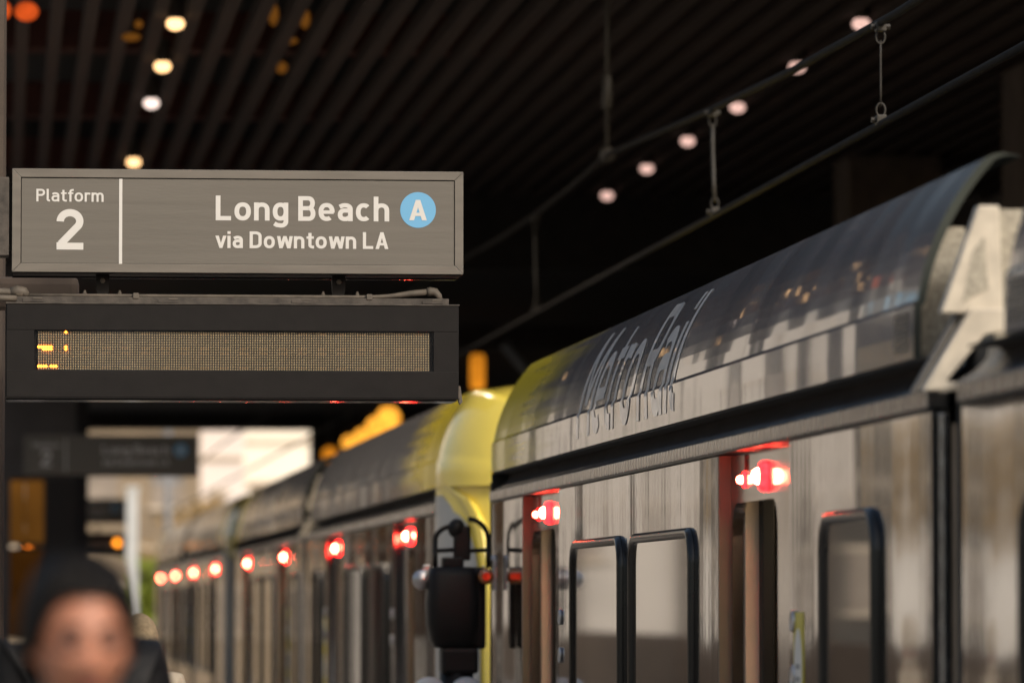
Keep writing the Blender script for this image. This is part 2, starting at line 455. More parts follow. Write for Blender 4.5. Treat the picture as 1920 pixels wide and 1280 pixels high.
def glyph(ch, w):
    """-> (strokes [list of points, closed], polygons, advance). cap height 1"""
    h = w / 2; x = .73; gap = .115
    st, pg = [], []
    xm = x / 2
    def loop(wd): return (arc(wd / 2, xm, wd / 2 - h, xm - h, 0, 360, 40)[:-1], True)
    if ch == ' ': return [], [], .25
    if ch == 'L': st.append(([(h, 1), (h, h), (.56, h)], False)); adv = .57
    elif ch == 'o': st.append(loop(.60)); adv = .60
    elif ch in 'nhm':
        top = 1 if ch == 'h' else x
        wd = .57 if ch != 'm' else .50
        st.append(([(h, 0), (h, top)], False))
        r = (wd - w) / 2
        st.append(([(h, .30), (h, x - h - .21)] + arc(h + r, x - h - .21, r, .21, 180, 0) + [(wd - h, 0)], False)); adv = wd
        if ch == 'm':
            o = wd - w
            st.append(([(h + o, .30), (h + o, x - h - .21)] + arc(h + r + o, x - h - .21, r, .21, 180, 0) + [(wd - h + o, 0)], False)); adv = wd + o
    elif ch == 'g':
        wd = .57
        st.append(loop(wd))
        st.append(([(wd - h, x), (wd - h, -.02)] + arc(wd - h - .19, -.02, .19, .26 - h, 0, -90) + [(.16, -.26 + h), (.06, -.20 + h)], False)); adv = wd
    elif ch == 'B':
        st.append(([(h, 0), (h, 1)], False))
        st.append(([(h, 1 - h), (.36, 1 - h)] + arc(.36, .755 - h / 2 + .0, .21 - h + .04, .245 - h / 2, 90, -90) + [(h, .51)], False))
        st.append(([(.30, .51), (.38, .51)] + arc(.38, .255 + h / 2, .25 - h, .255 - h / 2, 90, -90) + [(h, h)], False)); adv = .63
    elif ch == 'e':
        wd = .59
        st.append((arc(wd / 2, xm, wd / 2 - h, xm - h, -4, 306, 34), False)); pg.append([(h, xm - .075), (wd - h * .4, xm - .075), (wd - h * .4, xm - .075 + w * .82), (h, xm - .075 + w * .82)]); adv = wd
    elif ch == 'a':
        wd = .55
        st.append(([(.07, x - .15)] + arc(wd / 2 - .01, x - h - .17, wd / 2 - h + .01, .17, 125, 0, 12) + [(wd - h, 0)], False))
        st.append(([(wd - h, .43), (.26, .43)] + arc(.25, .215 + h / 2, .25 - h, .215 - h / 2, 90, 270, 14) + [(.32, h), (wd - h, h + .09)], False)); adv = wd
    elif ch == 'c':
        wd = .56
        st.append((arc(wd / 2 + .01, xm, wd / 2 - h + .01, xm - h, 48, 312, 28), False)); adv = wd - .02
    elif ch == 'v':
        wd = .60; a = w * 1.08
        pg += [[(0, x), (a, x), (wd / 2 + a * .42, 0), (wd / 2 - a * .42, 0)], [(wd - a, x), (wd, x), (wd / 2 + a * .42, 0), (wd / 2 - a * .42, 0)]]; adv = wd; gap = .05
    elif ch == 'w':
        a = w * 1.05; q = .215; wd = 4 * q
        for k, (p0, p1) in enumerate(((0, 1), (2, 1), (2, 3), (4, 3))):
            xt = {0: a / 2, 2: wd / 2, 4: wd - a / 2}[p0]; xb = p1 * q
            pg.append([(xt - a / 2, x), (xt + a / 2, x), (xb + a / 2, 0), (xb - a / 2, 0)])
        adv = wd; gap = .055
    elif ch == 'i': st.append(([(h, 0), (h, x)], False)); pg.append([(0, .84), (w, .84), (w, 1), (0, 1)]); adv = w
    elif ch == 'D':
        st.append(([(h, 0), (h, 1)], False))
        st.append(([(h, 1 - h), (.30, 1 - h)] + arc(.30, .70, .35 - h, .30 - h, 90, 0) + arc(.30, .30, .35 - h, .30 - h, 0, -90) + [(h, h)], False)); adv = .65
    elif ch == 't':
        st.append(([(.10 + h, .93), (.10 + h, .22)] + arc(.10 + h + .18, .22, .18, .22 - h, 180, 270) + [(.41, h)], False))
        pg.append([(0, x), (.40, x), (.40, x - w * .85), (0, x - w * .85)]); adv = .41; gap = .085
    elif ch == 'f':
        st.append(([(.10 + h, 0), (.10 + h, .80)] + arc(.10 + h + .17, .80, .17, .20 - h, 180, 90) + [(.40, 1 - h)], False))
        pg.append([(0, x), (.38, x), (.38, x - w * .85), (0, x - w * .85)]); adv = .39; gap = .075
    elif ch == 'A':
        wd = .70; a = w * 1.1
        pg += [[(0, 0), (a, 0), (wd / 2 + a * .46, 1), (wd / 2 - a * .46, 1)], [(wd - a, 0), (wd, 0), (wd / 2 + a * .46, 1), (wd / 2 - a * .46, 1)], [(.15, .21), (wd - .15, .21), (wd - .19, .21 + w * .9), (.19, .21 + w * .9)]]; adv = wd; gap = .04
    elif ch in 'PR':
        st.append(([(h, 0), (h, 1)], False))
        st.append(([(h, 1 - h), (.33, 1 - h)] + arc(.33, .72, .28 - h, .28 - h, 90, -90) + [(h, .44 + h)], False)); adv = .61
        if ch == 'R': pg.append([(.42, 0), (.42 + w * 1.1, 0), (.33 + w * .8, .48), (.33 - w * .2, .48)])
    elif ch == 'l': st.append(([(h, 1), (h, .18)] + arc(h + .15, .18, .15, .18 - h, 180, 270) + [(.24, h)], False)); adv = .25; gap = .095
    elif ch == 'r':
        st.append(([(h, 0), (h, x)], False))
        st.append(([(h, .32), (h, x - h - .17)] + arc(h + .17, x - h - .17, .17, .17, 180, 75) + [(.40, x - h - .02)], False)); adv = .40; gap = .085
    elif ch == '2':
        wd = .65
        st.append((arc(wd / 2, 1 - h - .21, wd / 2 - h, .21, 182, 0, 20, 2.0) + arc(wd / 2, 1 - h - .21, wd / 2 - h, .21, 0, -32, 6, 2.0)[1:] + [(.10, h + .05)], False))
        pg.append([(0, 0), (wd, 0), (wd, w * .95), (0, w * .95)])
        pg.append([(0, 0), (.2, 0), (.22, w * 1.2), (0, w)]); adv = wd
    elif ch == 'M':
        wd = .82
        pg += [[(0, 0), (w, 0), (w, 1), (0, 1)], [(wd - w, 0), (wd, 0), (wd, 1), (wd - w, 1)], [(w * .2, 1), (w * 1.1, 1), (wd / 2 + w * .5, .28), (wd / 2 - w * .5, .28)], [(wd - w * .2, 1), (wd - w * 1.1, 1), (wd / 2 - w * .5, .28), (wd / 2 + w * .5, .28)]]; adv = wd
    else: raise KeyError(ch)
    return st, pg, adv + gap


def resample(pts, closed, step):
    out = []
    n = len(pts)
    for i in range(n if closed else n - 1):
        a, b = Vector(pts[i]), Vector(pts[(i + 1) % n])
        k = max(1, int((b - a).length / step))
        out += [tuple(a + (b - a) * (j / k)) for j in range(k)]
    if not closed: out.append(tuple(pts[-1]))
    return out


def text_mesh(txt, w, mapf, step=9.0):
    """mapf(u, v, k): text plane (cap height 1) -> point; u is scaled 0..1 over the text width"""
    mb = MB(); cx = 0; items = []
    for ch in txt:
        st, pg, adv = glyph(ch, w)
        items.append((cx, st, pg)); cx += adv; lastgap = adv
    gaps = {'v': .05, 'w': .055, 't': .085, 'f': .075, 'A': .04, 'l': .095, 'r': .085}
    total = cx - gaps.get(txt[-1], .115)
    k = 0
    for ox, st, pg in items:
        for pts, closed in st:
            pts = resample(pts, closed, step); n = len(pts); k += 1
            Ls, Rs = [], []
            for i in range(n):
                p = Vector(pts[i])
                if closed: a, b = Vector(pts[i - 1]), Vector(pts[(i + 1) % n])
                else: a, b = Vector(pts[max(i - 1, 0)]), Vector(pts[min(i + 1, n - 1)])
                d0 = (p - a).normalized() if (p - a).length > 1e-7 else (b - p).normalized()
                d1 = (b - p).normalized() if (b - p).length > 1e-7 else d0
                t = (d0 + d1)
                t = t.normalized() if t.length > 1e-6 else d0
                nn = Vector((-t.y, t.x)); cs = max(.5, nn.dot(Vector((-d1.y, d1.x))))
                o = nn * (w / 2 / cs)
                Ls.append(p + o); Rs.append(p - o)
            rows = [[mapf((q.x + ox) / total, q.y, k) for q in Ls], [mapf((q.x + ox) / total, q.y, k) for q in Rs]]
            mb.grid(rows, close_u=closed)
        for poly in pg:
            k += 1
            if step > 5:
                b = len(mb.v); mb.v += [tuple(mapf((q[0] + ox) / total, q[1], k)) for q in poly]; mb.face(range(b, b + len(poly)))
            else:
                A, B, C, D = [Vector(q) for q in poly]
                m = max(1, int(max((D - A).length, (C - B).length) / step)); rows = []
                for i in range(m + 1):
                    f = i / m; l_, r_ = A + (D - A) * f, B + (C - B) * f
                    rows.append([mapf((q.x + ox) / total, q.y, k) for q in (l_, r_)])
                mb.grid(rows)
    return mb


# ------------------------------------------------------------------ setting: ground, platform, tracks
tag(box('ground', M['ballast'], None, -900, 900, -900, 1500, -1.3, -1.0), kind='structure')
pf = tag(box('platform', M['concrete'], None, -6.2, 2.05, -30, 100, -1.0, 0.0), kind='structure')
tag(box('platform_edge', M['tactile'], None, 2.052, 2.36, -30, 100, -1.0, 0.004), kind='structure')
for i, xx in enumerate((3.11, 4.545)):
    tag(box('track_rail', M['under'], None, xx - .035, xx + .035, -30, 300, -.998, -.93), kind='structure')
tag(box('street', M['concrete'], None, -60, -6.4, -60, 400, -.998, -.9), kind='structure')

# ceiling: roof slab > slats, beams
CZ = CAM_Z + 4.0
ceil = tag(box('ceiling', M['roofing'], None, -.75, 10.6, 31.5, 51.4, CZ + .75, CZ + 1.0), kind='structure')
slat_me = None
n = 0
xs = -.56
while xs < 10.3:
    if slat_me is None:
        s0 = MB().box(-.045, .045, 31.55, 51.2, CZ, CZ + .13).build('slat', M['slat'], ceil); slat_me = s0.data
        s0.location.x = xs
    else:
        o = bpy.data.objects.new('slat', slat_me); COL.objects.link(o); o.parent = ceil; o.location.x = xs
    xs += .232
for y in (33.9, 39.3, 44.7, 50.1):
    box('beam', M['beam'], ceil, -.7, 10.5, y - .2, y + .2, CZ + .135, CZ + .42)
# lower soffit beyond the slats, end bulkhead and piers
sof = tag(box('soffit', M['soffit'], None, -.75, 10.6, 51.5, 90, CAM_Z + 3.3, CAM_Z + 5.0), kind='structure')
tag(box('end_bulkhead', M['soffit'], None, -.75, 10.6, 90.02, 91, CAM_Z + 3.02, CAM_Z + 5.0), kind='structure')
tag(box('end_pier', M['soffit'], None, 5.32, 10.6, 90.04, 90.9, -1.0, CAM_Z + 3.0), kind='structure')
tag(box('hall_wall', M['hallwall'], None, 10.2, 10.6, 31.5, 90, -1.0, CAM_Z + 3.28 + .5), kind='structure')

# dim concrete columns beyond the train
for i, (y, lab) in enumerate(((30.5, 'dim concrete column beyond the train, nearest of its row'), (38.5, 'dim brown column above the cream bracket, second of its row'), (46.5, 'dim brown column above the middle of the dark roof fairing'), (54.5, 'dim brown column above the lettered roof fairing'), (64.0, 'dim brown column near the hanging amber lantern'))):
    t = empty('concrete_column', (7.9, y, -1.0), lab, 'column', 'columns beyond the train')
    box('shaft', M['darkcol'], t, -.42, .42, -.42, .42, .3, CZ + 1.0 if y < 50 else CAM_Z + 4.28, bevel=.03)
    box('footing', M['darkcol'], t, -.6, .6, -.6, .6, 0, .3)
# ------------------------------------------------------------------ train
prof = [(0.0, 2.23), (0.0, 2.30), (0.002, 2.378), (.012, 2.392)]
for i in range(1, 11):
    ph = R(9 + 31 * i / 10)
    prof.append((.012 + .745 * (math.cos(R(9)) - math.cos(ph)), 2.392 + .745 * (math.sin(ph) - math.sin(R(9)))))
prof += [(.192, 2.772), (.206, 2.786), (.226, 2.796), (.25, 2.800), (.285, 2.795)]


def prof_at(s):
    """arc-length point on the fairing profile and its outward normal"""
    acc = 0
    for i in range(len(prof) - 1):
        a, b = Vector(prof[i]), Vector(prof[i + 1]); l = (b - a).length
        if acc + l >= s or i == len(prof) - 2:
            t = (b - a).normalized(); p = a + t * (s - acc)
            return p, Vector((-t.y, t.x))
        acc += l


def rounded_open(y0, y1, z0, z1, o0, o1, ot, r, seg=6):
    pts = [(y0, z0), (y0, z1), (y1, z1), (y1, z0), (o1, z0)]
    for i in range(seg + 1):
        a = R(90 * i / seg); pts.append((o1 - r + r * math.cos(a), ot - r + r * math.sin(a)))
    for i in range(seg + 1):
        a = R(90 + 90 * i / seg); pts.append((o0 + r + r * math.cos(a), ot - r + r * math.sin(a)))
    pts.append((o0, z0))
    return pts


def rrect(y0, y1, z0, z1, r, seg=6):
    pts = []
    for cy, cz, a0 in ((y1 - r, z1 - r, 0), (y0 + r, z1 - r, 90), (y0 + r, z0 + r, 180), (y1 - r, z0 + r, 270)):
        for i in range(seg + 1):
            a = R(a0 + 90 * i / seg); pts.append((cy + r * math.cos(a), cz + r * math.sin(a)))
    return pts


WTOP = 2.078
DOORS = (3.55, 10.5)
HALF = 13.0


def make_car():
    root = empty('train_car', (2.5, 0, 0))
    for s in (1, -1):
        def bx(name, m, x0, x1, y0, y1, z0, z1, bevel=0.0):
            return box(name, m, root, x0, x1, s * y0, s * y1, z0, z1, bevel)
        # side panels between the door bays, joints left open
        for a, b in ((.23, 2.8), (4.47, 7.046), (7.054, 9.75), (11.42, HALF)):
            bx('side_panel', M['steel'], 0, .05, a, b, -.45, WTOP - .003, .004)
        bx('top_rail', M['steelrib'], -.012, .05, .23, HALF, WTOP + .006, 2.13, .004)
        bx('rail_seam', M['rubber'], -.0105, .052, .23, HALF, WTOP - .002, WTOP + .0062)
        # sloping gutter under the roof fairing
        g = MB()
        ys = [.16 + (HALF - .16) * i / 60 for i in range(61)]
        g.grid([[(-.004 + dx, s * y, z) for y in ys] for dx, z in ((0, 2.133), (.05, 2.165), (.085, 2.20), (.09, 2.236))])
        g.build('gutter', M['channel'], root, smooth=True)
        bx('glint_cover', M['bellows'], .004, .094, .3, HALF - .005, 2.2215, 2.2262)  # dark cover added to hide a yellow reflection above the gutter
        bx('gutter_end_blocker', M['bellows'], -.002, .095, HALF - .03, HALF - .01, 2.131, 2.221)  # dark plate added to block the next cab's yellow reflection
        for c in DOORS:
            y0, y1, o0, o1 = c - .75, c + .92, c - .2, c + .88
            d = MB().prism([(s * p[0], p[1]) for p in rounded_open(y0, y1, -.02, WTOP - .002, o0, o1, 1.905, .11)], 'x', .045, .085).build('door_surround', M['steel2'], root)
            bx('door_post', M['post'], .001, .0445, c + .905, c + .9195, -.02, WTOP - .004)
            bx('jamb', M['beige'], .087, .135, o1 - .03, o1 + .02, -.02, 1.93)
            bx('door_leaf', M['rubber'], .137, .185, o1 - .075, o1 + .55, 0, 1.95, .008)
            bx('door_leaf', M['beige'], .137, .175, o0 - .55, o0 - .02, 0, 1.95, .008)
            pp = bx('windscreen', M['beige'], .20, .30, o1 - .05, o1 + .05, 0, 1.95, .01)
            bx('grab_bar', M['silver'], .34, .37, o1 - .12, o1 - .09, .1, 2.0, .008)
            bx('interior_light', M['warm_in'], .42, .62, c - 1.2, c + .6, 2.02, 2.04)
            # door lamps: big dome and small marker, each ringed by an added bloom glow
            yy, zz = s * (c + .06), CAM_Z + .432
            dl = MB().lathe([(.030, 0), (.029, -.014), (.025, -.028), (.016, -.038), (.003, -.042)], (.036, yy, zz), 'x', 20).build('door_lamp', M['red_lamp'], root, smooth=True)
            MB().lathe([(.052, 0), (.051, -.012), (.043, -.022), (.028, -.026)], (.0435, yy, zz), 'x', 24).build('lamp_halo', M['red_halo'], dl, smooth=True)
            y2 = s * (c + .56)
            ml_ = MB().lathe([(.015, 0), (.015, -.012), (.011, -.022), (.003, -.026)], (.040, y2, zz), 'x', 16).build('marker_lamp', M['red_small'], root, smooth=True)
            MB().lathe([(.028, 0), (.027, -.006), (.014, -.009)], (.0440, y2, zz), 'x', 20).build('lamp_halo', M['red_halo'], ml_, smooth=True)
            bx('lamp_conduit', M['gasket'], .036, .0445, c + .515, c + .535, zz + .03, WTOP - .01)
            # call buttons beside the door
            for zb in (1.50, 1.33):
                MB().lathe([(.034, 0), (.036, -.008), (.028, -.013), (.024, -.009), (.002, -.009)], (-.0005, s * (c - .86), zb), 'x', 18).build('call_button', M['silver'], root, smooth=True)
            st = bx('warning_sticker', M['stickyellow'], -.0035, -.0005, c - 1.05, c - .86, .70, 1.53) if c < 5 else None
            if st:
                for zz2 in (1.36, 1.08, .85):
                    MB().lathe([(.105, 0), (.105, -.001), (.004, -.001)], (0, 0, 0), 'x', 22).build('sticker_disc', M['stickwhite'], st).location = (-.0037, s * (c - .955), zz2)
                    o = st.children[-1]; o.scale = (1, .75, 1.15)
                    for dz in (-.04, 0, .04):
                        MB().box(-.0057, -.0050, s * (c - .955) - .04, s * (c - .955) + .04, zz2 + dz - .008, zz2 + dz + .008).build('sticker_print', M['stickgrey'], st)
        # windows
        for a, b in ((7.30, 9.12), (5.10, 6.96), (1.08, 2.08)):
            w = empty('window', (0, 0, 0)); w.parent = root
            out = rrect(s * a if s > 0 else s * b, s * b if s > 0 else s * a, .74, 1.835, .13)
            inn = rrect(min(s * a, s * b) + .042, max(s * a, s * b) - .042, .785, 1.793, .09)
            sect = [(-.001, 0.0), (-.013, .04), (-.022, .22), (-.025, .45), (-.021, .68), (-.014, .85), (-.004, 1.0)]
            rows = []
            for dx, f in sect: rows.append([(dx, p[0] + (q[0] - p[0]) * f, p[1] + (q[1] - p[1]) * f) for p, q in zip(out, inn)])
            MB().grid(rows, close_u=True).build('frame', M['gasket'], w, smooth=True)
            MB().prism(rrect(min(s * a, s * b) + .03, max(s * a, s * b) - .03, .77, 1.805, .09), 'x', -.0075, -.001).build('pane', M['pane'], w)
        # roof fairing: panels with open joints
        E0 = .50 if s > 0 else .82
        cuts = [E0, 3.93, 6.88, 9.70, HALF]
        for i in range(4):
            a, b = cuts[i] + .003, cuts[i + 1] - .003
            ny = 24; ys = [a + (b - a) * k / ny for k in range(ny + 1)]
            inner = [(p[0] + .022, p[1] - .006) for p in prof]
            sk = MB()
            sk.grid([[(x, s * y, z) for y in ys] for x, z in prof])
            sk.cur = 1
            sk.grid([[(x, s * y, z) for y in ys] for x, z in inner])
            for yy in (a, b):
                sk.grid([[(x, s * yy, z) for x, z in prof], [(x, s * yy, z) for x, z in inner]])
            sk.grid([[(prof[0][0], s * y, prof[0][1]) for y in ys], [(inner[0][0], s * y, inner[0][1]) for y in ys]])
            sk.build('roof_fairing', [M['shroud'], M['shroud_in']], root, smooth=False)
            o = root.children[-1]
            for p in o.data.polygons: p.use_smooth = (p.material_index == 0)
            # far side of the car
            sk2 = MB().grid([[(2.65 - x, s * y, z) for y in (a, b)] for x, z in prof]); sk2.build('roof_fairing', M['shroud'], root, smooth=True)
        # return flange at the joint end of the fairing
        fl = MB(); fr = [(p[0], p[1]) for p in prof]
        fl.grid([[(x, s * (E0 + .003), z) for x, z in fr], [(x + .022 + .010 * (z - 2.2), s * (E0 + .012), z - .006) for x, z in fr]])
        fl.build('end_flange', M['shroud_in'], root)
        MB().prism([(.03, 2.24), (.035, 2.40), (.09, 2.60), (.16, 2.60), (.30, 2.30), (.30, 2.24)], 'y', s * (E0 + .10), s * (E0 + .12)).build('end_plate', M['grime'], root)
        # vent slats at the foot of the fairing
        for k in range(9):
            bx('vent_slat', M['sign_frame'], -.005, -.0008, E0 + .06, E0 + .30, 2.255 + k * .0125, 2.261 + k * .0125)
        # closed parts of the body
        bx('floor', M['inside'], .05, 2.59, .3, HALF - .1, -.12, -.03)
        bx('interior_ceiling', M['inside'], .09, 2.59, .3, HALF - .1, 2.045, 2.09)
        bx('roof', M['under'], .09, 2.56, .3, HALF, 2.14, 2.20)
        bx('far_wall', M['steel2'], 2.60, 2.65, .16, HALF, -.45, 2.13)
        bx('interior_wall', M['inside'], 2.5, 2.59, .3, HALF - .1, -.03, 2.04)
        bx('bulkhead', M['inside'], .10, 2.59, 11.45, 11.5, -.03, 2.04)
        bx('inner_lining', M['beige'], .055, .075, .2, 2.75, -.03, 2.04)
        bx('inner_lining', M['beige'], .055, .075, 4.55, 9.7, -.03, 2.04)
        bx('underframe', M['under'], .15, 2.5, .3, HALF - .2, -.6, -.14)
        for yb in (9.4,):
            bg_ = empty('bogie', (0, 0, 0)); bg_.parent = root
            for dy in (-.95, .95):
                for xw in (.61, 2.04):
                    MB().lathe([(.05, -.06), (.32, -.06), (.35, .06), (.05, .07)], (xw, s * yb + dy, -.605), 'x', 24).build('wheel', M['under'], bg_)
            MB().box(.4, 2.25, s * yb - 1.1, s * yb + 1.1, -.72, -.62).build('bogie_frame', M['under'], bg_)
        # cab nose
        W = 2.65
        def plan(u, z, extra=0.0):
            d = {-.6: .72, 2.4: .95}
            p = .95 - .16 * max(0, (z - .9) / 1.3)
            k = abs(2 * u / W - 1)
            return s * (HALF + (p + extra) * max(0, 1 - k ** 3.0) ** .55)
        us = [W * (.5 - .5 * math.cos(math.pi * i / 36)) for i in range(37)]
        zs = [-.6, -.3, 0, .4, .8, 1.2, 1.5, 1.75, 1.95, 2.1, 2.23]
        MB().grid([[(u, plan(u, z), z) for u in us] for z in zs]).build('cab_mask', M['yellow'], root, smooth=True)
        # grey corner of the cab with an arched edge
        for side in (0, 1):
            rows = []
            for i in range(13):
                f = i / 12; z = .2 + f * 1.98
                wmax = .21 if z < 1.6 else .21 * math.sqrt(max(0, 1 - ((z - 1.6) / .585) ** 2))
                row = []
                for j in range(9):
                    u = .0005 + wmax * (j / 8) ** 2; u2 = u if side == 0 else W - u
                    row.append((u2 + (-.006 if side == 0 else .006), plan(u, z) + s * .006, z))
                rows.append(row)
            MB().grid(rows).build('cab_corner', M['cabgrey'], root, smooth=True)
        ws = [[(u, plan(u, z) + s * .008, z) for u in [.45 + 1.75 * i / 16 for i in range(17)]] for z in (.95, 1.2, 1.5, 1.8, 2.05)]
        MB().grid(ws).build('windshield', M['pane'], root, smooth=True)
        # yellow brow over the cab, overhanging the mask
        arch = [(p[0], p[1]) for p in prof] + [(.45, 2.82), (.8, 2.84), (1.325, 2.85)]
        arch = arch + [(W - p[0], p[1]) for p in reversed(arch[:-1])]
        rows = []
        for i in range(13):
            t = R(90 * i / 12); k = math.cos(t) ** .62 if i < 12 else .0
            rows.append([(1.325 + (x - 1.325) * (.0 + k), s * (HALF + .82 * math.sin(t) ** 1.0), 2.235 + (z - 2.235) * (.12 + .88 * math.cos(t) ** .75 if i < 12 else .12)) for x, z in arch])
        MB().grid(rows).build('cab_brow', M['yellow'], root, smooth=True)
        # proud rim round the arched corner
        for side in (0, 1):
            ro = []
            for i in range(25):
                f = i / 24; z = .2 + f * 2.0
                w1 = .215 if z < 1.6 else .215 * math.sqrt(max(0, 1 - ((z - 1.6) / .60) ** 2))
                w2 = w1 + .035; q = []
                for u, e in ((w1, .0), (w1 + .004, .05), (w2, .055), (w2 + .05, .0)):
                    u = max(u, .0006); u2 = u if side == 0 else W - u
                    q.append((u2, plan(u, z) + s * e, z + (e * .8 if z > 1.9 else 0)))
                ro.append(q)
            MB().grid(ro).build('corner_rim', M['yellow'], root, smooth=False)
        for xx in (.55, 2.1):
            MB().lathe([(.11, 0), (.11, .03), (.08, .05), (.01, .055)] if s > 0 else [(.11, 0), (.11, -.03), (.08, -.05), (.01, -.055)], (xx, plan(xx, .45), .45), 'y', 18).build('headlight', M['silver'], root, smooth=True)
    # articulation: bellows and the cream brackets
    mb = MB()
    for k in range(5):
        y = -.14 + .07 * k
        mb.box(.06 + (.02 if k % 2 else 0), 2.59, y - .03, y + .03, -.3, 2.16)
    box('joint_strip', M['navy'], root, .012, .05, -.215, -.165, -.4, 2.07, bevel=.01)
    box('joint_strip', M['steelrib'], root, .02, .05, .20, .228, -.4, 2.07, bevel=.008)
    mb.build('bellows', M['bellows'], root)
    def brk(pts, y0, y1, name, m=M['cream'], bevel=.006):
        return MB().prism(pts, 'y', y0, y1).build(name, m, root, bevel=bevel)
    brk([(.115, 2.625), (.172, 2.625), (.182, 2.335), (.012, 2.335)], .13, .19, 'joint_gusset')
    brk([(.088, 2.345), (.182, 2.345), (.182, 2.285), (.125, 2.275), (.020, 2.150), (.075, 2.147), (.075, 2.125), (-.045, 2.125)], .10, .17, 'joint_arm')
    brk([(.065, 2.345), (.088, 2.345), (-.045, 2.118), (-.066, 2.118)], .17, .21, 'joint_arm_edge', M['sign_frame'])
    MB().prism([(.098, 2.50), (.128, 2.54), (.140, 2.40), (.070, 2.365)], 'y', .1265, .1295).build('gusset_stain', M['grime'], root)
    box('joint_box', M['under'], root, .10, 2.5, -.42, .42, 2.17, 2.24)
    box('joint_box', M['grime'], root, .17, .60, .20, .40, 2.245, 2.62)
    # big lettering along the fairing, read from the platform
    def mp(u, v, k):
        p, nn = prof_at(.045 + v * .50)
        return (p.x + nn.x * (.0016 + .00016 * k % .002), 9.02 - u * 3.35, p.y + nn.y * (.0016 + .00016 * k % .002))
    text_mesh('Metro Rail', .135, mp, .04).build('fairing_lettering', M['decal'], root, smooth=True)
    return root


car = make_car()
car.location = (2.5, 13.8, 0)
tag(car, 'nearest train car, stainless side with open doors, tall windows and cream bracket at its joint', 'train car', 'coupled train cars')
for yc, lab in ((43.25, 'middle train car with bright yellow cab end, behind the black signal head'), (72.35, 'farthest train car, dark blurred roof and close row of red lamps')):
    c = copy_tree(car); c.location = (2.5, yc, 0); c['label'] = lab

# ------------------------------------------------------------------ platform signs
SY = 20.5
k_ = SY / FPX
def sx_(px): return px * k_
def sz_(py): return CAM_Z + (1135 - py) * k_


def make_sign():
    """local origin: the sign's top left corner line projected to the floor, front at y = 0"""
    L_, R_, T_, B_ = sx_(19), sx_(866), sz_(318.5), sz_(512)
    ox = L_
    L_, R_ = 0, R_ - ox
    root = empty('platform_sign', (ox, SY, 0))
    fr = .0335
    box('cabinet', M['black_metal'], root, .004, R_ - .004, .004, .20, B_ - .004, T_ - .002)
    z0, z1 = B_, T_
    # mitred frame: four bars with a raised inner step
    def bar(p, name='frame_bar'):
        b = MB().prism(p, 'y', -.012, .004).build(name, M['sign_frame'], root, bevel=.0015); return b
    g = .0006
    bar([(0 + g, z1), (R_ - g, z1), (R_ - fr - g, z1 - fr), (fr + g, z1 - fr)])
    bar([(0 + g, z0), (R_ - g, z0), (R_ - fr - g, z0 + fr), (fr + g, z0 + fr)])
    bar([(0, z0 + g), (0, z1 - g), (fr, z1 - fr - g), (fr, z0 + fr + g)])
    bar([(R_, z0 + g), (R_, z1 - g), (R_ - fr, z1 - fr - g), (R_ - fr, z0 + fr + g)])
    box('panel_gap', M['black_metal'], root, fr - .002, R_ - fr + .002, -.002, .0035, z0 + fr - .002, z1 - fr + .002)
    pn = box('sign_panel', M['sign_panel'], root, fr + .003, R_ - fr - .003, -.0075, -.0025, z0 + fr + .001, z1 - fr - .004, bevel=.001)
    # underside lip that catches the lamps
    box('bottom_lip', M['black_under'], root, .002, R_ - .012, .198, .215, z0 - .010, z0 + .02)
    fy = -.0085
    sh = [0]
    def put(txt, w, x0, x1, base, cap, name):
        # the photograph's panel runs down a little to the right
        a, b, c, d = sx_(x0) - ox, sx_(x1) - ox, sz_(base), cap * k_
        def mp(u, v, k): return (a + (b - a) * u, fy - .00012 * (k % 6), c + v * d)
        return text_mesh(txt, w, mp).build(name, M['white'], pn)
    put('Platform', .148, 64, 189.5, 380, 23.5, 'lettering')
    put('2', .178, 102, 152, 470, 76, 'lettering')
    put('Long Beach', .172, 399.5, 726, 413, 46.5, 'lettering')
    put('via Downtown LA', .172, 399, 724.5, 465, 31.5, 'lettering')
    x = sx_(221.5) - ox
    box('divider', M['white'], pn, x - .0062, x + .0062, fy - .0008, fy + .0006, z0 + .018, z1 - fr - .004)
    cx, cz, r = sx_(780.5) - ox, sz_(391), 33.7 * k_
    MB().lathe([(r, 0), (r, -.0008), (.002, -.0008)], (cx, fy + .0006, cz), 'y', 64).build('line_emblem', M['blue'], pn)
    a, b, c, d = sx_(763.8) - ox, sx_(797) - ox, sz_(410.5), 38.5 * k_
    text_mesh('A', .175, lambda u, v, k: (a + (b - a) * u, fy - .0012 - .0001 * (k % 4), c + v * d)).build('emblem_letter', M['white'], pn)
    # hanging bracket boxes at the column end
    bk = box('end_bracket', M['dirty_grey'], root, -.075, -.012, -.02, .14, sz_(482), sz_(335), bevel=.004)
    box('bracket_web', M['black_metal'], bk, -.012, .003, .02, .10, sz_(470), sz_(345))
    box('support_arm', M['darkcol'], root, -.6, sx_(150) - ox, .75, .95, sz_(560), sz_(498), bevel=.03)
    return root


sign = make_sign()
tag(sign, 'large taupe Long Beach platform sign in sharp focus above the dot display', 'sign', 'platform signs hung above the platform')
for y, px, py, lab in ((53.4, 45, 815, 'darker blurred platform sign beyond the first, just above the far daylight'), (86.8, 35, 934, 'smallest farthest platform sign, low behind the person with dark hair')):
    o = copy_tree(sign); p = P(px, py, y); base = P(19, 318.5, SY)
    o.location = (p.x, y, p.z - sz_(318.5)); o['label'] = lab
    # these two hang from their own posts
    for ch in list(o.children):
        if ch.name.startswith(('end_bracket', 'support_arm')):
            for g in list(ch.children): bpy.data.objects.remove(g)
            bpy.data.objects.remove(ch)


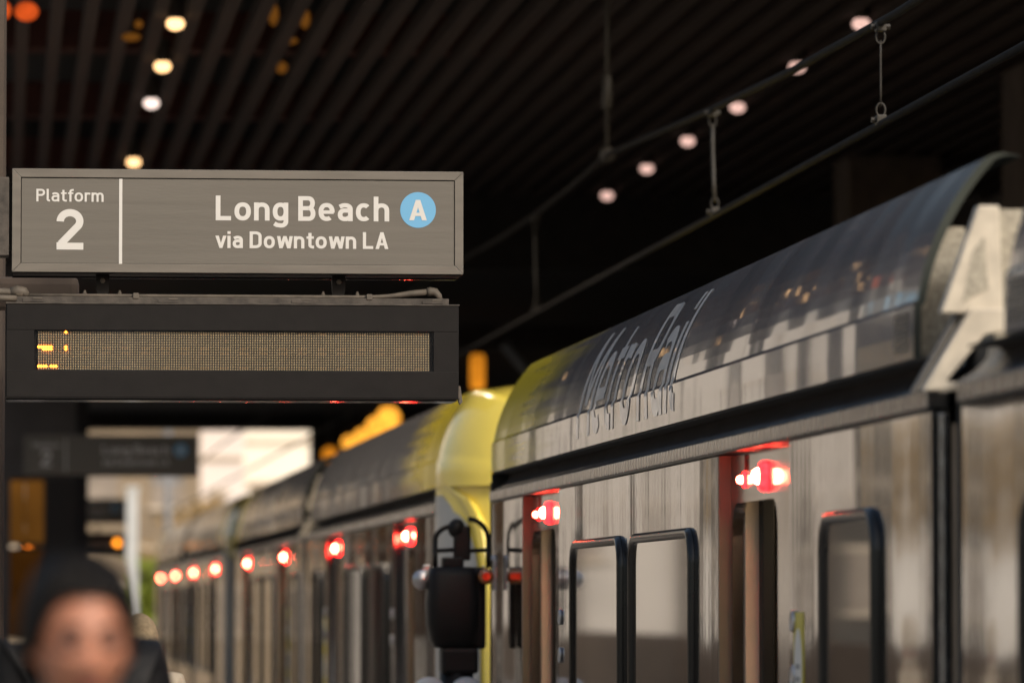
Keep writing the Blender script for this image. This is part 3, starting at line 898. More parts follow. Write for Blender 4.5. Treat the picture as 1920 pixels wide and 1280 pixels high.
def make_display():
    ox = sx_(8)
    W_ = sx_(859) - ox; T_, B_ = sz_(569), sz_(748)
    root = empty('message_display', (ox, SY, 0))
    wl, wr, wt, wb = sx_(61) - ox, sx_(810.5) - ox, sz_(620.5), sz_(695.5)
    # front bezel of four bars round the window, thin lip round the edge
    D = .22
    box('bezel', M['black_metal'], root, .004, W_ - .004, -.012, .012, wt, T_ - .006, bevel=.002)
    box('bezel', M['black_metal'], root, .004, W_ - .004, -.012, .012, B_ + .004, wb, bevel=.002)
    box('bezel', M['black_metal'], root, .004, wl, -.0119, .012, wb + .0003, wt - .0003)
    box('bezel', M['black_metal'], root, wr, W_ - .004, -.0119, .012, wb + .0003, wt - .0003)
    box('case_lip', M['dirty_grey'], root, 0, W_, -.016, .010, T_ - .0055, T_, bevel=.0015)
    box('case', M['black_metal'], root, .001, W_ - .001, .0125, D, B_ + .002, T_ - .002, bevel=.003)
    box('case_lip', M['black_metal'], root, 0, W_, -.010, .010, B_, B_ + .0035)
    box('bottom_plate', M['black_under'], root, .004, W_ - .01, .004, D + .015, B_ - .006, B_ - .001)
    # black matrix: 20 x 2 modules of 8 x 8 dots
    ml, mr_ = sx_(67.5) - ox, sx_(803) - ox
    mt, mbm = sz_(622), sz_(695)
    nx, nz = 20, 2
    mw, mh = (mr_ - ml) / nx, (mt - mbm) / nz
    mod_me = None
    dots = MB(); tan = MB(); lit = MB()
    lit_set = set()
    for c in range(0, 6): lit_set.add((c, 9))
    for c in (2, 3, 4, 5): lit_set.add((c, 8))
    lit_set |= {(0, 9), (1, 9), (3, 9), (4, 9), (5, 9), (3, 8), (4, 8)}
    for c in (0, 1, 2, 3, 5, 6, 7): lit_set.add((c, 1))
    lit_set |= {(11, 9), (11, 8), (11, 15)}
    for i in range(nx):
        for j in range(nz):
            x0, z0 = ml + i * mw, mbm + j * mh
            if mod_me is None:
                o = MB().box(.0004, mw - .0004, .0125 - .0075, .012, .0004, mh - .0004).build('led_module', M['led_board'], root, bevel=.0003); mod_me = o.data
            else:
                o = bpy.data.objects.new('led_module', mod_me); COL.objects.link(o); o.parent = root
            o.location = (x0, 0, z0)
            px_ = mw / 8; pz_ = mh / 8
            for a in range(8):
                for b in range(8):
                    cx, cz = x0 + (a + .5) * px_, z0 + (b + .5) * pz_
                    key = (i * 8 + a, j * 8 + b)
                    tgt = lit if key in lit_set else dots
                    r = px_ * (.33 if tgt is dots else .53)
                    bb = len(tgt.v)
                    for k in range(8):
                        t = 2 * math.pi * k / 8; tgt.v.append((cx + r * math.cos(t), .0045, cz + r * math.sin(t)))
                    for k in range(8):
                        t = 2 * math.pi * k / 8; tgt.v.append((cx + .62 * r * math.cos(t), .0022, cz + .62 * r * math.sin(t)))
                    for k in range(8):
                        tgt.face((bb + k, bb + (k + 1) % 8, bb + 8 + (k + 1) % 8, bb + 8 + k))
                    tgt.face(range(bb + 8, bb + 16))
            for b in ((7.0,) if j == 1 else ()) + ((1.0, 7.0) if j == 0 else (1.0,)):
                for q in range(4):
                    xx = x0 + (2.05 + q * 1.0) * px_
                    tan.box(xx, xx + px_ * .62, .0038, .0049, z0 + (b) * pz_ - pz_ * .14, z0 + b * pz_ + pz_ * .14)
    tag(dots.build('led_dots', M['led_dot'], root), kind='stuff')
    tag(tan.build('solder_pads', M['led_tan'], root), kind='stuff')
    lt = lit.build('lit_led_dots', M['led_lit'], root)
    box('window_pane', LEDPANE, root, wl, wr, -.006, -.0045, wb + .0005, wt - .0005)
    # vent hole, end hook
    MB().lathe([(.0115, 0), (.0115, -.0012), (.0095, -.0013), (.009, -.0002), (.001, -.0002)], (sx_(710) - ox, -.0121, sz_(615.5)), 'y', 20).build('sensor_plug', M['black_metal'], root)
    MB().prism([(W_ - .003, sz_(722)), (W_ + .004, sz_(722)), (W_ + .013, sz_(752)), (W_ + .003, sz_(757)), (W_ - .004, sz_(750))], 'y', -.004, .03).build('end_hook', M['conduit'], root, bevel=.001)
    # dusty top channel with hinge tabs, bolts, straps and the conduit
    top = box('top_channel', M['dirty_grey'], root, sx_(27) - ox, sx_(840) - ox, .02, .16, T_ + .0005, T_ + .0245, bevel=.002)
    for px in (40, 293, 544, 790):
        box('hinge_tab', M['dirty_grey'], top, sx_(px) - ox, sx_(px + 38) - ox, .014, .02, T_ + .004, T_ + .016)
        box('hinge_tab', M['conduit'], top, sx_(px + 19) - ox, sx_(px + 36) - ox, .012, .0145, T_ + .015, T_ + .021)
    for px in (155.5, 221, 604, 668.5):
        x = sx_(px) - ox
        MB().lathe([(.013, 0), (.013, .006), (.010, .010), (.008, .012), (.008, .020), (.005, .021), (.005, .028), (.001, .029)], (x, .07, T_ + .0245), 'z', 8).build('bolt', M['conduit'], root)
    for px in (189, 634):
        x = sx_(px) - ox
        h0 = MB().prism([(x - .026, sz_(513)), (x + .026, sz_(513)), (x + .026, sz_(540)), (x + .021, sz_(552)), (x - .021, sz_(552)), (x - .026, sz_(540))], 'y', .085, .125).build('hanger_block', M['black_metal'], root, bevel=.002)
        MB().lathe([(.011, 0), (.011, -.006), (.006, -.007), (.006, -.011), (.001, -.0115)], (x, .0845, sz_(525)), 'y', 6).build('hanger_bolt', M['conduit'], h0)
    yb = .045; zt = T_ + .0245
    pts = [(sx_(30) - ox, yb, zt + .006), (sx_(200) - ox, yb, zt + .006), (sx_(450) - ox, yb, zt + .006), (sx_(690) - ox, yb, zt + .006), (sx_(730) - ox, yb, zt + .010), (sx_(770) - ox, yb, zt + .021), (sx_(800) - ox, yb, zt + .0275)]
    MB().tube(pts, [.007, .007, .007, .007, .009, .0125, .0125], 10).build('conduit', M['conduit'], root, smooth=True)
    cpl = MB().tube([(sx_(800) - ox, yb, zt + .0275), (sx_(806) - ox, yb, zt + .029), (sx_(815) - ox, yb, zt + .027), (sx_(822) - ox, yb, zt + .012), (sx_(824) - ox, yb, zt - .004)], [.0175, .0185, .0165, .013, .012], 10).build('conduit_elbow', M['conduit'], root, smooth=True)
    MB().tube([(-.25, yb, zt + .028), (-.05, yb, zt + .020), (sx_(22) - ox, yb, zt + .018), (sx_(40) - ox, yb, zt + .014)], [.014, .014, .015, .02], 10).build('conduit', M['conduit'], root, smooth=True)
    MB().tube([(-.25, .02, zt - .012), (-.02, .02, zt - .006), (sx_(28) - ox, .02, zt - .008)], .012, 10).build('conduit', M['conduit'], root, smooth=True)
    MB().tube([(sx_(18) - ox, yb, zt + .018), (sx_(30) - ox, yb, zt + .024), (sx_(42) - ox, yb, zt + .018), (sx_(49) - ox, yb, zt + .004)], [.018, .021, .02, .012], 10).build('conduit_elbow', M['conduit'], root, smooth=True)
    for px in (251, 690):
        x = sx_(px) - ox
        box('strap', M['conduit'], root, x - .011, x + .011, .016, .062, zt - .006, zt + .016, bevel=.002)
    return root


disp = make_display()
tag(disp, 'black dot-matrix message display with a few lit amber dots, under the sharp sign', 'display', 'message displays under the platform signs')
d3 = copy_tree(disp)
p3 = P(33, 1000, 86.8)
d3.location = (p3.x, 86.8, p3.z - sz_(569)); d3['label'] = 'far blurred message display with one orange glow, under the smallest sign'
for ch in list(d3.children):
    if ch.name.startswith(('led_module', 'conduit', 'strap', 'solder')): bpy.data.objects.remove(ch)
# its one bright message lamp
pl = P(220, 1017, 86.7)
ll = MB().lathe([(.05, 0), (.05, -.02), (.002, -.03)], (pl.x - p3.x, -.02, pl.z - d3.location.z), 'y', 14).build('lit_lamp', emis('orange_message_lamp', (1, .30, .02), 5.0, .3), d3)

# near column that carries the sign
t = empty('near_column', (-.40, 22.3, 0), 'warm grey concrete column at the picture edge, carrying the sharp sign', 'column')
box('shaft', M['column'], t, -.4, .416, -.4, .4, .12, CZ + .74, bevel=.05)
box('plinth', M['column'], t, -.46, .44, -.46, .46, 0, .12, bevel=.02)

# ------------------------------------------------------------------ overhead wires
WX = 3.83
def wy(px): return WX * FPX / px
MES = [(12.0, 2.53), (19.0, 2.53), (22.3, 2.545), (25.2, 2.60), (28.2, 2.685), (30.6, 2.77), (33.15, 2.862), (35.5, 2.825), (37.8, 2.815), (40.5, 2.83), (43.4, 2.88), (50, 2.95), (58, 2.86), (70, 2.75), (90, 2.80), (120, 2.75)]
def mes_z(y):
    for (a, za), (b, zb) in zip(MES, MES[1:]):
        if a <= y <= b: return CAM_Z + za + (zb - za) * (y - a) / (b - a)
    return CAM_Z + 2.8
mw = MB().tube([(WX, y, CAM_Z + z) for y, z in MES], .019, 8).build('messenger_wire', M['wire'], None, smooth=True)
tag(mw, 'upper sagging overhead wire crossing the dark ceiling above the train', 'wire')
cw = MB().tube([(WX, y, CAM_Z + 2.105) for y in (10, 20, 30, 40, 60, 90, 140)], .017, 8).build('contact_wire', M['wire'], None, smooth=True)
tag(cw, 'lower straight overhead wire running above the train roof', 'wire')


def hanger(y, lean, lab, thin):
    z0, z1 = CAM_Z + 2.122, mes_z(y) - .02
    root = empty('wire_hanger', (WX, y, z0), lab, 'wire hanger', 'hangers between the two overhead wires')
    h = z1 - z0; rr = .0045 if thin else .011
    MB().tube([(0, lean, .06), (0, lean * .5, h * .35), (0, 0, h * .7), (0, 0, h - .06)], rr, 8).build('dropper_rod', M['clamp'], root, smooth=True)
    for z, dy in ((.0, lean), (h, 0)):
        b = MB(); b.box(-.022, .022, dy - .03, dy + .03, z - .022, z + .022); b.build('clamp', M['clamp'], root, bevel=.005)
        for xo in (-.03, .03):
            MB().lathe([(.013, -.012), (.013, .012)], (xo, dy, z), 'x', 6).build('clamp_bolt', M['clamp'], root)
    for z, dy, sg in ((.045, lean, 1), (h - .045, 0, -1)):
        ring = [(.020 * math.cos(2 * math.pi * k / 14), dy, z + .030 * math.sin(2 * math.pi * k / 14)) for k in range(15)]
        MB().tube(ring, .0045, 6, caps=False).build('eye_ring', M['clamp'], root, smooth=True)
    return root


hanger(wy(1664), 0, 'thin wire dropper with small rings, sharpest of the three hangers', True)
hanger(wy(1341), -.08, 'bowed thicker hanger between the overhead wires, above the far half of the fairing', False)
hanger(wy(1003), -.10, 'dark blurred hanger between the overhead wires, just right of the sharp sign', False)
y = 33.15
t = empty('drop_rod', (WX, y, mes_z(y)), 'vertical rod with turnbuckle dropping from the ceiling to the upper wire', 'support rod')
MB().tube([(0, 0, 0), (0, 0, CZ - mes_z(y) + .6)], .014, 8).build('rod', M['clamp'], t, smooth=True)
MB().tube([(0, 0, .28), (0, 0, .30), (0, 0, .50), (0, 0, .52)], [.014, .034, .034, .014], 10).build('turnbuckle', M['clamp'], t, smooth=True)
MB().sphere((0, 0, 0), .05, .06, .055).build('wire_clamp', M['clamp'], t, smooth=True)

# ------------------------------------------------------------------ ceiling lamps
def downlight(x, y, m, lab, grp, r=.062, warm=False):
    root = empty('ceiling_lamp', (x, y, CZ), lab, 'ceiling lamp', grp)
    MB().lathe([(r * .9, .16), (r * .9, -.01), (r * .7, -.012)], (0, 0, 0), 'z', 22).build('lamp_can', M['housing'], root, smooth=False)
    MB().sphere((0, 0, -.045), r, r, r * .72, 20, 12).build('lens', m, root, smooth=True)
    if warm:
        ld = bpy.data.lights.new('lamp_light', 'SPOT'); ld.energy = 260; ld.spot_size = R(150); ld.spot_blend = .6; ld.shadow_soft_size = .06; ld.color = (1.0, .82, .62)
        lo = bpy.data.objects.new('lamp_light', ld); COL.objects.link(lo); lo.parent = root; lo.location = (0, 0, -.11)
    return root


for y, key in ((32.9, 'lamp_warm'), (35.75, 'lamp_warm'), (38.6, 'lamp_warm'), (41.45, 'lamp_pale'), (47.0, 'lamp_warm')):
    downlight(1.17, y, M[key], 'round ceiling lamp over the sharp sign, ' + {32.9: 'nearest of its row, out of view', 35.75: 'warm and topmost in view', 38.6: 'warm, second from the top in view', 41.45: 'the whitest, third from the top', 47.0: 'warm, lowest and just over the sign'}[y], 'ceiling lamps above the signs', warm=True)
for y, lab in ((32.4, 'pinkish ceiling lamp of the right row, nearest and above the picture edge'), (35.3, 'pinkish ceiling lamp above the upper wire, topmost of its row in view'), (38.2, 'pinkish ceiling lamp half touched by the upper wire, second in view'), (41.35, 'pinkish ceiling lamp just under the upper wire, third in view'), (44.4, 'pinkish ceiling lamp left of the bowed hanger, under the upper wire'), (47.25, 'brightest pinkish lamp between the two wires, second from the low end'), (50.4, 'dim pinkish ceiling lamp lowest and farthest of its row')):
    downlight(5.82, y, M['lamp_pink'], lab, 'ceiling lamps along the overhead wires')
# amber lights glimpsed above the slats
for (px, py, Y, w_, h_, m, lab) in (
        (50, 22, 34.5, .16, .13, 'amber_red', 'orange-red glow above the ceiling slats, larger of the corner pair'),
        (4, 20, 34.5, .12, .13, 'amber_red', 'orange-red glow above the ceiling slats, cut by the picture edge'),
        (246, 70, 36.5, .14, .06, 'amber_dim', 'dim amber glow above the slats beside the warm lamp row'),
        (260, 46, 36.0, .06, .06, 'amber_dim', 'small dim amber dot above the slats near the topmost warm lamp'),
        (513, 28, 36.0, .07, .16, 'amber_dim', 'dim amber streak above the ceiling slats, left of a pair'),
        (572, 36, 36.0, .07, .14, 'amber_dim', 'dim amber streak above the ceiling slats, right of a pair'),
        (540, 77, 37.5, .15, .05, 'amber_dim', 'dim amber bar above the ceiling slats under the two streaks'),
        (528, 127, 39.8, .09, .09, 'amber_dim', 'dim amber spot above the ceiling slats, lowest of its cluster')):
    p = P(px, py, Y)
    root = empty('amber_uplight', (p.x, Y, p.z), lab, 'amber lamp')
    MB().sphere((0, 0, 0), w_ / 2, .05, h_ / 2, 14, 8).build('glow_globe', M[m], root, smooth=True)
    MB().tube([(0, 0, h_ * .4), (0, 0, max(.1, CZ + .745 - p.z))], .012, 6).build('stem', M['housing'], root)


# lanterns hanging beyond the train
def lantern(px, py, Y, w_, h_, lab, m='amber'):
    p = P(px, py, Y)
    root = empty('amber_lantern', (p.x, Y, p.z - h_ / 2), lab, 'lantern', 'amber lanterns in the dark hall')
    if h_ > 2 * w_: MB().lathe([(w_ * .40, 0), (w_ * .5, h_ * .1), (w_ * .5, h_ * .9), (w_ * .4, h_)], (0, 0, 0), 'z', 16).build('glass', M[m], root, smooth=True)
    else: MB().sphere((0, 0, h_ / 2), w_ / 2, w_ / 2, h_ / 2, 18, 12).build('glass', M[m], root, smooth=True)
    MB().lathe([(w_ * .42, 0), (w_ * .5, .02), (.02, .09)], (0, 0, h_), 'z', 16).build('cap', M['housing'], root)
    MB().lathe([(.02, -.03), (w_ * .42, -.005)], (0, 0, 0), 'z', 16).build('foot', M['housing'], root)
    top = CAM_Z + 3.3 - (p.z - h_ / 2)
    MB().tube([(0, 0, h_ + .05), (0, 0, max(top, h_ + .2))], .012, 6).build('rod', M['housing'], root)
M['amber_mid'] = emis('deep_amber_glass', (1.0, .33, .02), .7, .25, 4)
lantern(895, 697, 60, .17, .40, 'tall deep orange lantern in the dark just right of the dot display', 'amber_mid')
lantern(728, 788, 72, .34, .40, 'brightest amber lantern, largest of the cluster above the middle car')
lantern(704, 800, 73, .26, .28, 'amber lantern just left of the brightest one, above the middle car')
lantern(680, 820, 74, .25, .26, 'amber lantern with a bright round glow, third of the cluster above the middle car')
lantern(655, 830, 75, .22, .22, 'small amber lantern, fourth of the cluster above the middle car')
lantern(618, 852, 76, .22, .22, 'smallest dimmest amber lantern, nearest the dark roof joint', 'amber_mid')
# grey brace and cross beam in the dark beyond
a, b = P(945, 645, 56), P(1005, 715, 56)
br = tag(MB().tube([(a.x, 56, a.z), (b.x, 56, b.z)], .055, 8).build('steel_brace', M['greypole'], None), 'grey slanting steel brace in the dark beyond the yellow fairing end', 'brace')
a, b = P(560, 628, 57), P(1030, 622, 57)
cb = tag(box('cross_beam', M['hallwall'], None, a.x, 7.6, 57, 57.3, a.z - .12, a.z + .12), 'dark cross beam behind the dot display, over the tracks', 'beam')

# ------------------------------------------------------------------ black signal head between the cars
def make_signal():
    Y = 26.4; p = P(848, 1135, Y)
    root = empty('crossing_signal', (p.x, Y, 0), 'black barrel-shaped signal head with hoops and round side lamps, between two train cars', 'signal')
    mx = Y / FPX
    def X(px): return (px - 848) * mx
    def Z(py): return CAM_Z + (1135 - py) * mx
    rows = []
    for py, hw, hd in ((1062, 34, .07), (1064, 43, .10), (1080, 47, .115), (1130, 51, .125), (1170, 49, .12), (1200, 43, .11), (1212, 36, .09), (1214, 28, .06)):
        rows.append([(hw * mx * math.copysign(abs(math.cos(a)) ** .42, math.cos(a)), hd * math.copysign(abs(math.sin(a)) ** .42, math.sin(a)), Z(py)) for a in [2 * math.pi * k / 28 for k in range(28)]])
    mb = MB().grid(rows, close_u=True)
    bb = len(mb.v) - 28; mb.face(range(28)); mb.face(range(bb, bb + 28))
    mb.build('signal_body', M['sig_black'], root, smooth=True)
    box('back_plate', M['sig_black'], root, X(882), X(912), .0, .10, Z(1216), Z(1062), bevel=.02)
    box('top_box', M['sig_black'], root, X(828), X(868), -.06, .06, Z(1064), Z(1044), bevel=.01)
    box('neck', M['sig_black'], root, X(850), X(882), -.03, .03, Z(1050), Z(985), bevel=.012)
    MB().sphere((X(856), 0, Z(990)), .045, .04, .05).build('finial', M['sig_black'], root, smooth=True)
    for x0, x1, top in ((816, 852, 985), (878, 916, 972)):
        pts = [(X(x0) if x0 < 850 else X(x1), 0, Z(1064)), (X(x0) if x0 < 850 else X(x1), 0, Z(1010))]
        aa, bb_ = (x0, x1) if x0 < 850 else (x1, x0)
        for k in range(9):
            a = math.pi / 2 * k / 8
            pts.append((X(aa + (bb_ - aa) * (1 - math.cos(a))), 0, Z(1012 - (1012 - top) * math.sin(a))))
        MB().tube(pts, .0125, 8).build('hoop', M['sig_black'], root, smooth=True)
        MB().tube([(X(x0), 0, Z(1032)), (X(x1), 0, Z(1030))], .011, 8).build('cross_bar', M['sig_black'], root, smooth=True)
    # left bright dome lamp seen from behind
    MB().lathe([(.004, .10), (.03, .09), (.046, .05), (.05, 0), (.046, -.01)], (X(790), -.04, Z(1086)), 'y', 18).build('side_lamp', M['silver'], root, smooth=True)
    box('lamp_arm', M['silver'], root, X(792), X(806), -.03, -.005, Z(1078), Z(1058), bevel=.004)
    # right lamp with red lens facing the platform
    lp = empty('side_lamp', (0, 0, 0)); lp.parent = root
    MB().lathe([(.040, .03), (.042, 0), (.038, -.02), (.028, -.025)], (X(908), -.10, Z(1080)), 'y', 20).build('lamp_rim', M['sig_amber'], lp, smooth=True)
    MB().lathe([(.020, -.026), (.018, -.033), (.01, -.038), (.001, -.039)], (X(908), -.10, Z(1080)), 'y', 16).build('lens', M['sig_red'], lp, smooth=True)
    box('lamp_bracket', M['silver'], lp, X(922), X(929), -.10, -.03, Z(1106), Z(1050), bevel=.006)
    MB().tube([(X(925), -.06, Z(1052)), (X(924), -.06, Z(1040))], [.02, .012], 10).build('lamp_bolt', M['silver'], lp, smooth=True)
    for q in ((X(926), Z(1061)), (X(924), Z(1100)), (X(903), Z(1062))):
        MB().sphere((q[0], -.125, q[1]), .006, .004, .006, 8, 6).build('screw', M['silver'], lp, smooth=True)
    # post and lower lamps
    MB().tube([(X(856), 0, 0), (X(856), 0, Z(1213))], .085, 18).build('post', M['sig_black'], root, smooth=True)
    box('post_collar', M['sig_black'], root, X(825), X(895), -.09, .09, Z(1262), Z(1213), bevel=.02)
    for px in (802, 872):
        MB().sphere((X(px), -.10, Z(1288)), .075, .07, .055).build('lower_lamp', M['pylon'], root, smooth=True)
        box('lamp_bracket', M['sig_black'], root, X(px) - .03, X(px) + .03, -.1, .02, Z(1330), Z(1305))
    box('base_plate', M['sig_black'], root, X(856) - .16, X(856) + .16, -.16, .16, 0.0, .03)
make_signal()

# ------------------------------------------------------------------ things at the far end of the platform
Y = 58.0
a, b = P(20, 760, Y), P(142, 1000, Y)
tw = empty('lift_tower', (a.x, Y, 0), 'dim grey lift tower with amber-lit window at the picture edge, behind the signs', 'lift tower')
w_ = b.x - a.x
box('wall', M['towergrey'], tw, -.6, w_, 0, 2.2, 2.95, CAM_Z + 3.28)
box('wall', M['towergrey'], tw, -.6, .0, .002, 2.2, 0, 2.945)
box('wall', M['blackpost'], tw, w_ - .35, w_, .004, 2.2, 0, 2.945)
for (x0, x1, z0, z1, m) in ((0.0, .16, 2.22, 2.94, 'amber_win'), (.165, .37, 2.22, 2.94, 'amber_win'), (0, .37, 1.2, 2.18, 'amber_low')):
    f = empty('window', (0, 0, 0)); f.parent = tw
    box('pane', M[m], f, x0 + .002, x1 - .002, .06, .07, z0 + .015, z1 - .015)
    box('frame', M['blackpost'], f, x0, x1, .075, .12, z0, z1)
p = P(125, 1135, 66)
bp = empty('black_post', (p.x, 66, 0), 'thick black post standing under the darker blurred sign', 'post')
box('shaft', M['blackpost'], bp, -.27, .26, -.2, .2, .04, CAM_Z + 3.29)
box('foot', M['blackpost'], bp, -.32, .31, -.25, .25, 0, .04)
p = P(247, 1135, 106)
py_ = empty('pale_pylon', (p.x, 106, 0), 'pale grey-white pylon standing beside the smallest sign', 'pylon')
box('shaft', M['pylon'], py_, -.11, .11, -.12, .12, -1.0, CAM_Z + 2.3, bevel=.02)
box('cap', M['pylon'], py_, -.14, .14, -.15, .15, CAM_Z + 2.3, CAM_Z + 2.38, bevel=.02)
p = P(314, 1135, 108)
gp = empty('grey_pole', (p.x, 108, 0), 'thin grey pole before the beige building, right of the pale pylon', 'pole')
MB().tube([(0, 0, -1.0), (0, 0, CAM_Z + 4.5)], .07, 10).build('mast', M['greypole'], gp, smooth=True)
box('cross_arm', M['greypole'], gp, -.3, .3, -.04, .04, CAM_Z + 2.5, CAM_Z + 2.6)


# ------------------------------------------------------------------ buildings beyond
def building(name, x0, x1, y0, y1, h, wall, lab, cols, rows, ww, wh, z0=.8, roof=True, front='-y', trim='trim'):
    root = empty(name, ((x0 + x1) / 2, y0, -1.0), lab, 'building')
    hw = (x1 - x0) / 2
    box('wall', M[wall], root, -hw, hw, 0, y1 - y0, 0, h)
    box('roof', M[trim], root, -hw - .3, hw + .3, -.3, y1 - y0 + .3, h + .002, h + .4)
    rows_h = (h - z0) / rows
    for i in range(cols):
        for j in range(rows):
            cx = -hw + (i + .5) * 2 * hw / cols; cz = z0 + (j + .5) * rows_h
            w = empty('window', (cx, -.002, cz)); w.parent = root
            box('pane', M['winpane'], w, -ww / 2, ww / 2, -.02, .0, -wh / 2, wh / 2)
            box('sill', M[trim], w, -ww / 2 - .1, ww / 2 + .1, -.12, 0, -wh / 2 - .12, -wh / 2 - .01)
            box('lintel', M[trim], w, -ww / 2 - .1, ww / 2 + .1, -.07, 0, wh / 2 + .01, wh / 2 + .14)
    for j in range(1, rows):
        box('string_course', M[trim], root, -hw + .01, hw - .01, -.08, -.001, z0 + j * rows_h - .06, z0 + j * rows_h + .06)
    return root


building('pink_tower', 5.05, 6.35, 138, 150, 26, 'pinkwall', 'tall pale pink building seen in the daylight at the end of the hall', 1, 9, .35, .9)
building('cream_building', 6.4, 15, 146, 165, 26, 'whitewall', 'cream building with faint floor bands right of the pale pink one', 5, 8, .8, .7)
building('beige_building', -3.2, 4.98, 132, 150, 20, 'beigewall', 'beige building with windows beyond the farthest signs', 5, 6, .8, 1.1)
building('tan_building', -14, -3.4, 124, 140, 22, 'tanwall', 'tan building at the street side beyond the platform', 3, 3, 1.0, 1.3)
building('dark_reflection_block', -16.6, -14.2, 122, 140, 24, 'darkwall', 'unseen dark block added for a reflection band, between the tan and the cream street buildings', 1, 5, 1.2, 1.4)  # unseen dark mass, added for a dark band in the train's reflections
building('cream_corner_building', -34, -16.8, 122, 140, 24, 'creamwall', 'cream corner building at the street side beyond the platform', 5, 3, 1.1, 1.4)
def side_building(y0, y1, h, wall, lab):
    root = empty('street_building', (-24, (y0 + y1) / 2, -1.0), lab, 'building', 'buildings along the side street')
    hl = (y1 - y0) / 2
    box('wall', M[wall], root, -10, 0, -hl, hl, 0, h)
    n = int((y1 - y0) / 4)
    for i in range(n):
        for j in range(int(h / 3.4)):
            cy = -hl + (i + .5) * 2 * hl / n; cz = 1.9 + j * 3.4
            w = empty('window', (0, cy, cz)); w.parent = root
            box('pane', M['winpane'], w, .0, .02, -.7, .7, -.9, .9)
            box('sill', M['trim'], w, 0, .15, -.8, .8, -1.05, -.91)
for i, (x, y) in enumerate(((-4.4, 60), (-5.2, 78), (-5.6, 97))):  # unseen dark posts, added to put dark bands into the steel's reflection
    t = empty('reflection_post', (x, y, 0), 'unseen dark post added for reflection bands, ' + ('nearest', 'middle', 'last')[i] + ' along the platform, mirrored in the train side', 'post', 'dark posts added on the open platform side for reflections')
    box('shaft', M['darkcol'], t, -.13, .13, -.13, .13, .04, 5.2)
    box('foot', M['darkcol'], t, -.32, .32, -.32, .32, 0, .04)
side_building(20, 58, 9, 'creamwall', 'cream street building opposite the open platform side, nearer one')
side_building(60, 108, 8, 'tanwall', 'tan street building opposite the open platform side, farther one')
tag(box('boundary_wall', M['brownwall'], None, -7.3, -6.9, 20, 170, -.9, 1.02), 'long low brown boundary wall along the street, mirrored low in the train windows', 'wall')
# unseen dark block added behind the viewer, keeps sky off the display pane
ob = building('sky_blocker', -30, 30, -80, -60, 15, 'darkwall', 'unseen dark block added behind the viewer to keep sky off the display pane', 12, 4, 2.5, 2.2)
ob.location.y = -60
ob.rotation_euler.z = math.pi
box('reflection_panel', M['white'], ob, -2.6, -1.9, -.6, -.01, 0, 14)  # pale strip added only to be mirrored in the display pane


# ------------------------------------------------------------------ trees
def tree(name, base, h, r, lab, leaf, n=900, seed=1, squash=1.0, cat='tree', size=.12):
    rnd = random.Random(seed)
    root = empty(name, base, lab, cat)
    t = MB(); t.tube([(0, 0, 0), (.03, 0, h * .35), (-.04, .03, h * .7), (0, 0, h * .95)], [.09 * h / 4, .07 * h / 4, .045 * h / 4, .012], 8)
    limbs = []
    for k in range(7):
        a = rnd.uniform(0, 6.28); z = h * rnd.uniform(.35, .75); e = (math.cos(a) * r * .75, math.sin(a) * r * .75, z + h * .2)
        t.tube([(0, 0, z), (e[0] * .5, e[1] * .5, z + h * .12), e], [.035 * h / 4, .02 * h / 4, .006], 6); limbs.append(e)
    t.build('trunk', M['bark'], root, smooth=True)
    c = MB()
    cl = [(rnd.gauss(0, r * .45), rnd.gauss(0, r * .45), h * .72 + rnd.gauss(0, r * .4 * squash)) for _ in range(22)] + limbs
    for k in range(n):
        q = rnd.choice(cl); o = Vector((q[0] + rnd.gauss(0, r * .17), q[1] + rnd.gauss(0, r * .17), q[2] + rnd.gauss(0, r * .15)))
        d = Vector((rnd.gauss(0, 1), rnd.gauss(0, 1), rnd.gauss(0, .6))).normalized(); e = d.orthogonal().normalized()
        s = size * rnd.uniform(.6, 1.5); b = len(c.v)
        c.v += [tuple(o - d * s), tuple(o + e * s * .45), tuple(o + d * s), tuple(o - e * s * .45)]; c.face((b, b + 1, b + 2, b + 3))
    tag(c.build('crown', M[leaf], root, recalc=False), kind='stuff')
    return root


p = P(277, 1135, 110)
tree('young_tree', (p.x, 110, -1.0), 3.9, .5, 'small yellow-green tree standing right of the pale pylon', 'leaf_green', 1100, 3, 1.6)
p = P(385, 1135, 118)
tree('dry_tree', (p.x, 118, -1.0), 5.0, 1.1, 'dry tan tree showing just above the farthest train roof', 'leaf_tan', 1500, 5)
p = P(335, 1135, 112)
tree('dry_tree', (p.x, 112, -1.0), 4.4, .8, 'smaller dry tree beside the grey pole, low above the farthest roof', 'leaf_tan', 900, 9)
for i, (x, y) in enumerate(((-9, 103), (-13, 96), (-17, 75), (-16.5, 112))):
    tree('street_tree', (x - 6, y, -.9), 6.5, 1.5, 'leafy street tree on the open side of the platform, ' + ('first by the tan building', 'second by the tan building', 'alone by the street', 'by the cream corner')[i], 'leaf_tan', 900, 20 + i, 1.0, size=.22)


# ------------------------------------------------------------------ people
def evaluated(o, mods):
    for typ, kw in mods:
        m = o.modifiers.new(typ.lower(), typ)
        for k, v in kw.items(): setattr(m, k, v)
    dg = bpy.context.evaluated_depsgraph_get(); dg.update()
    me = bpy.data.meshes.new_from_object(o.evaluated_get(dg))
    return me


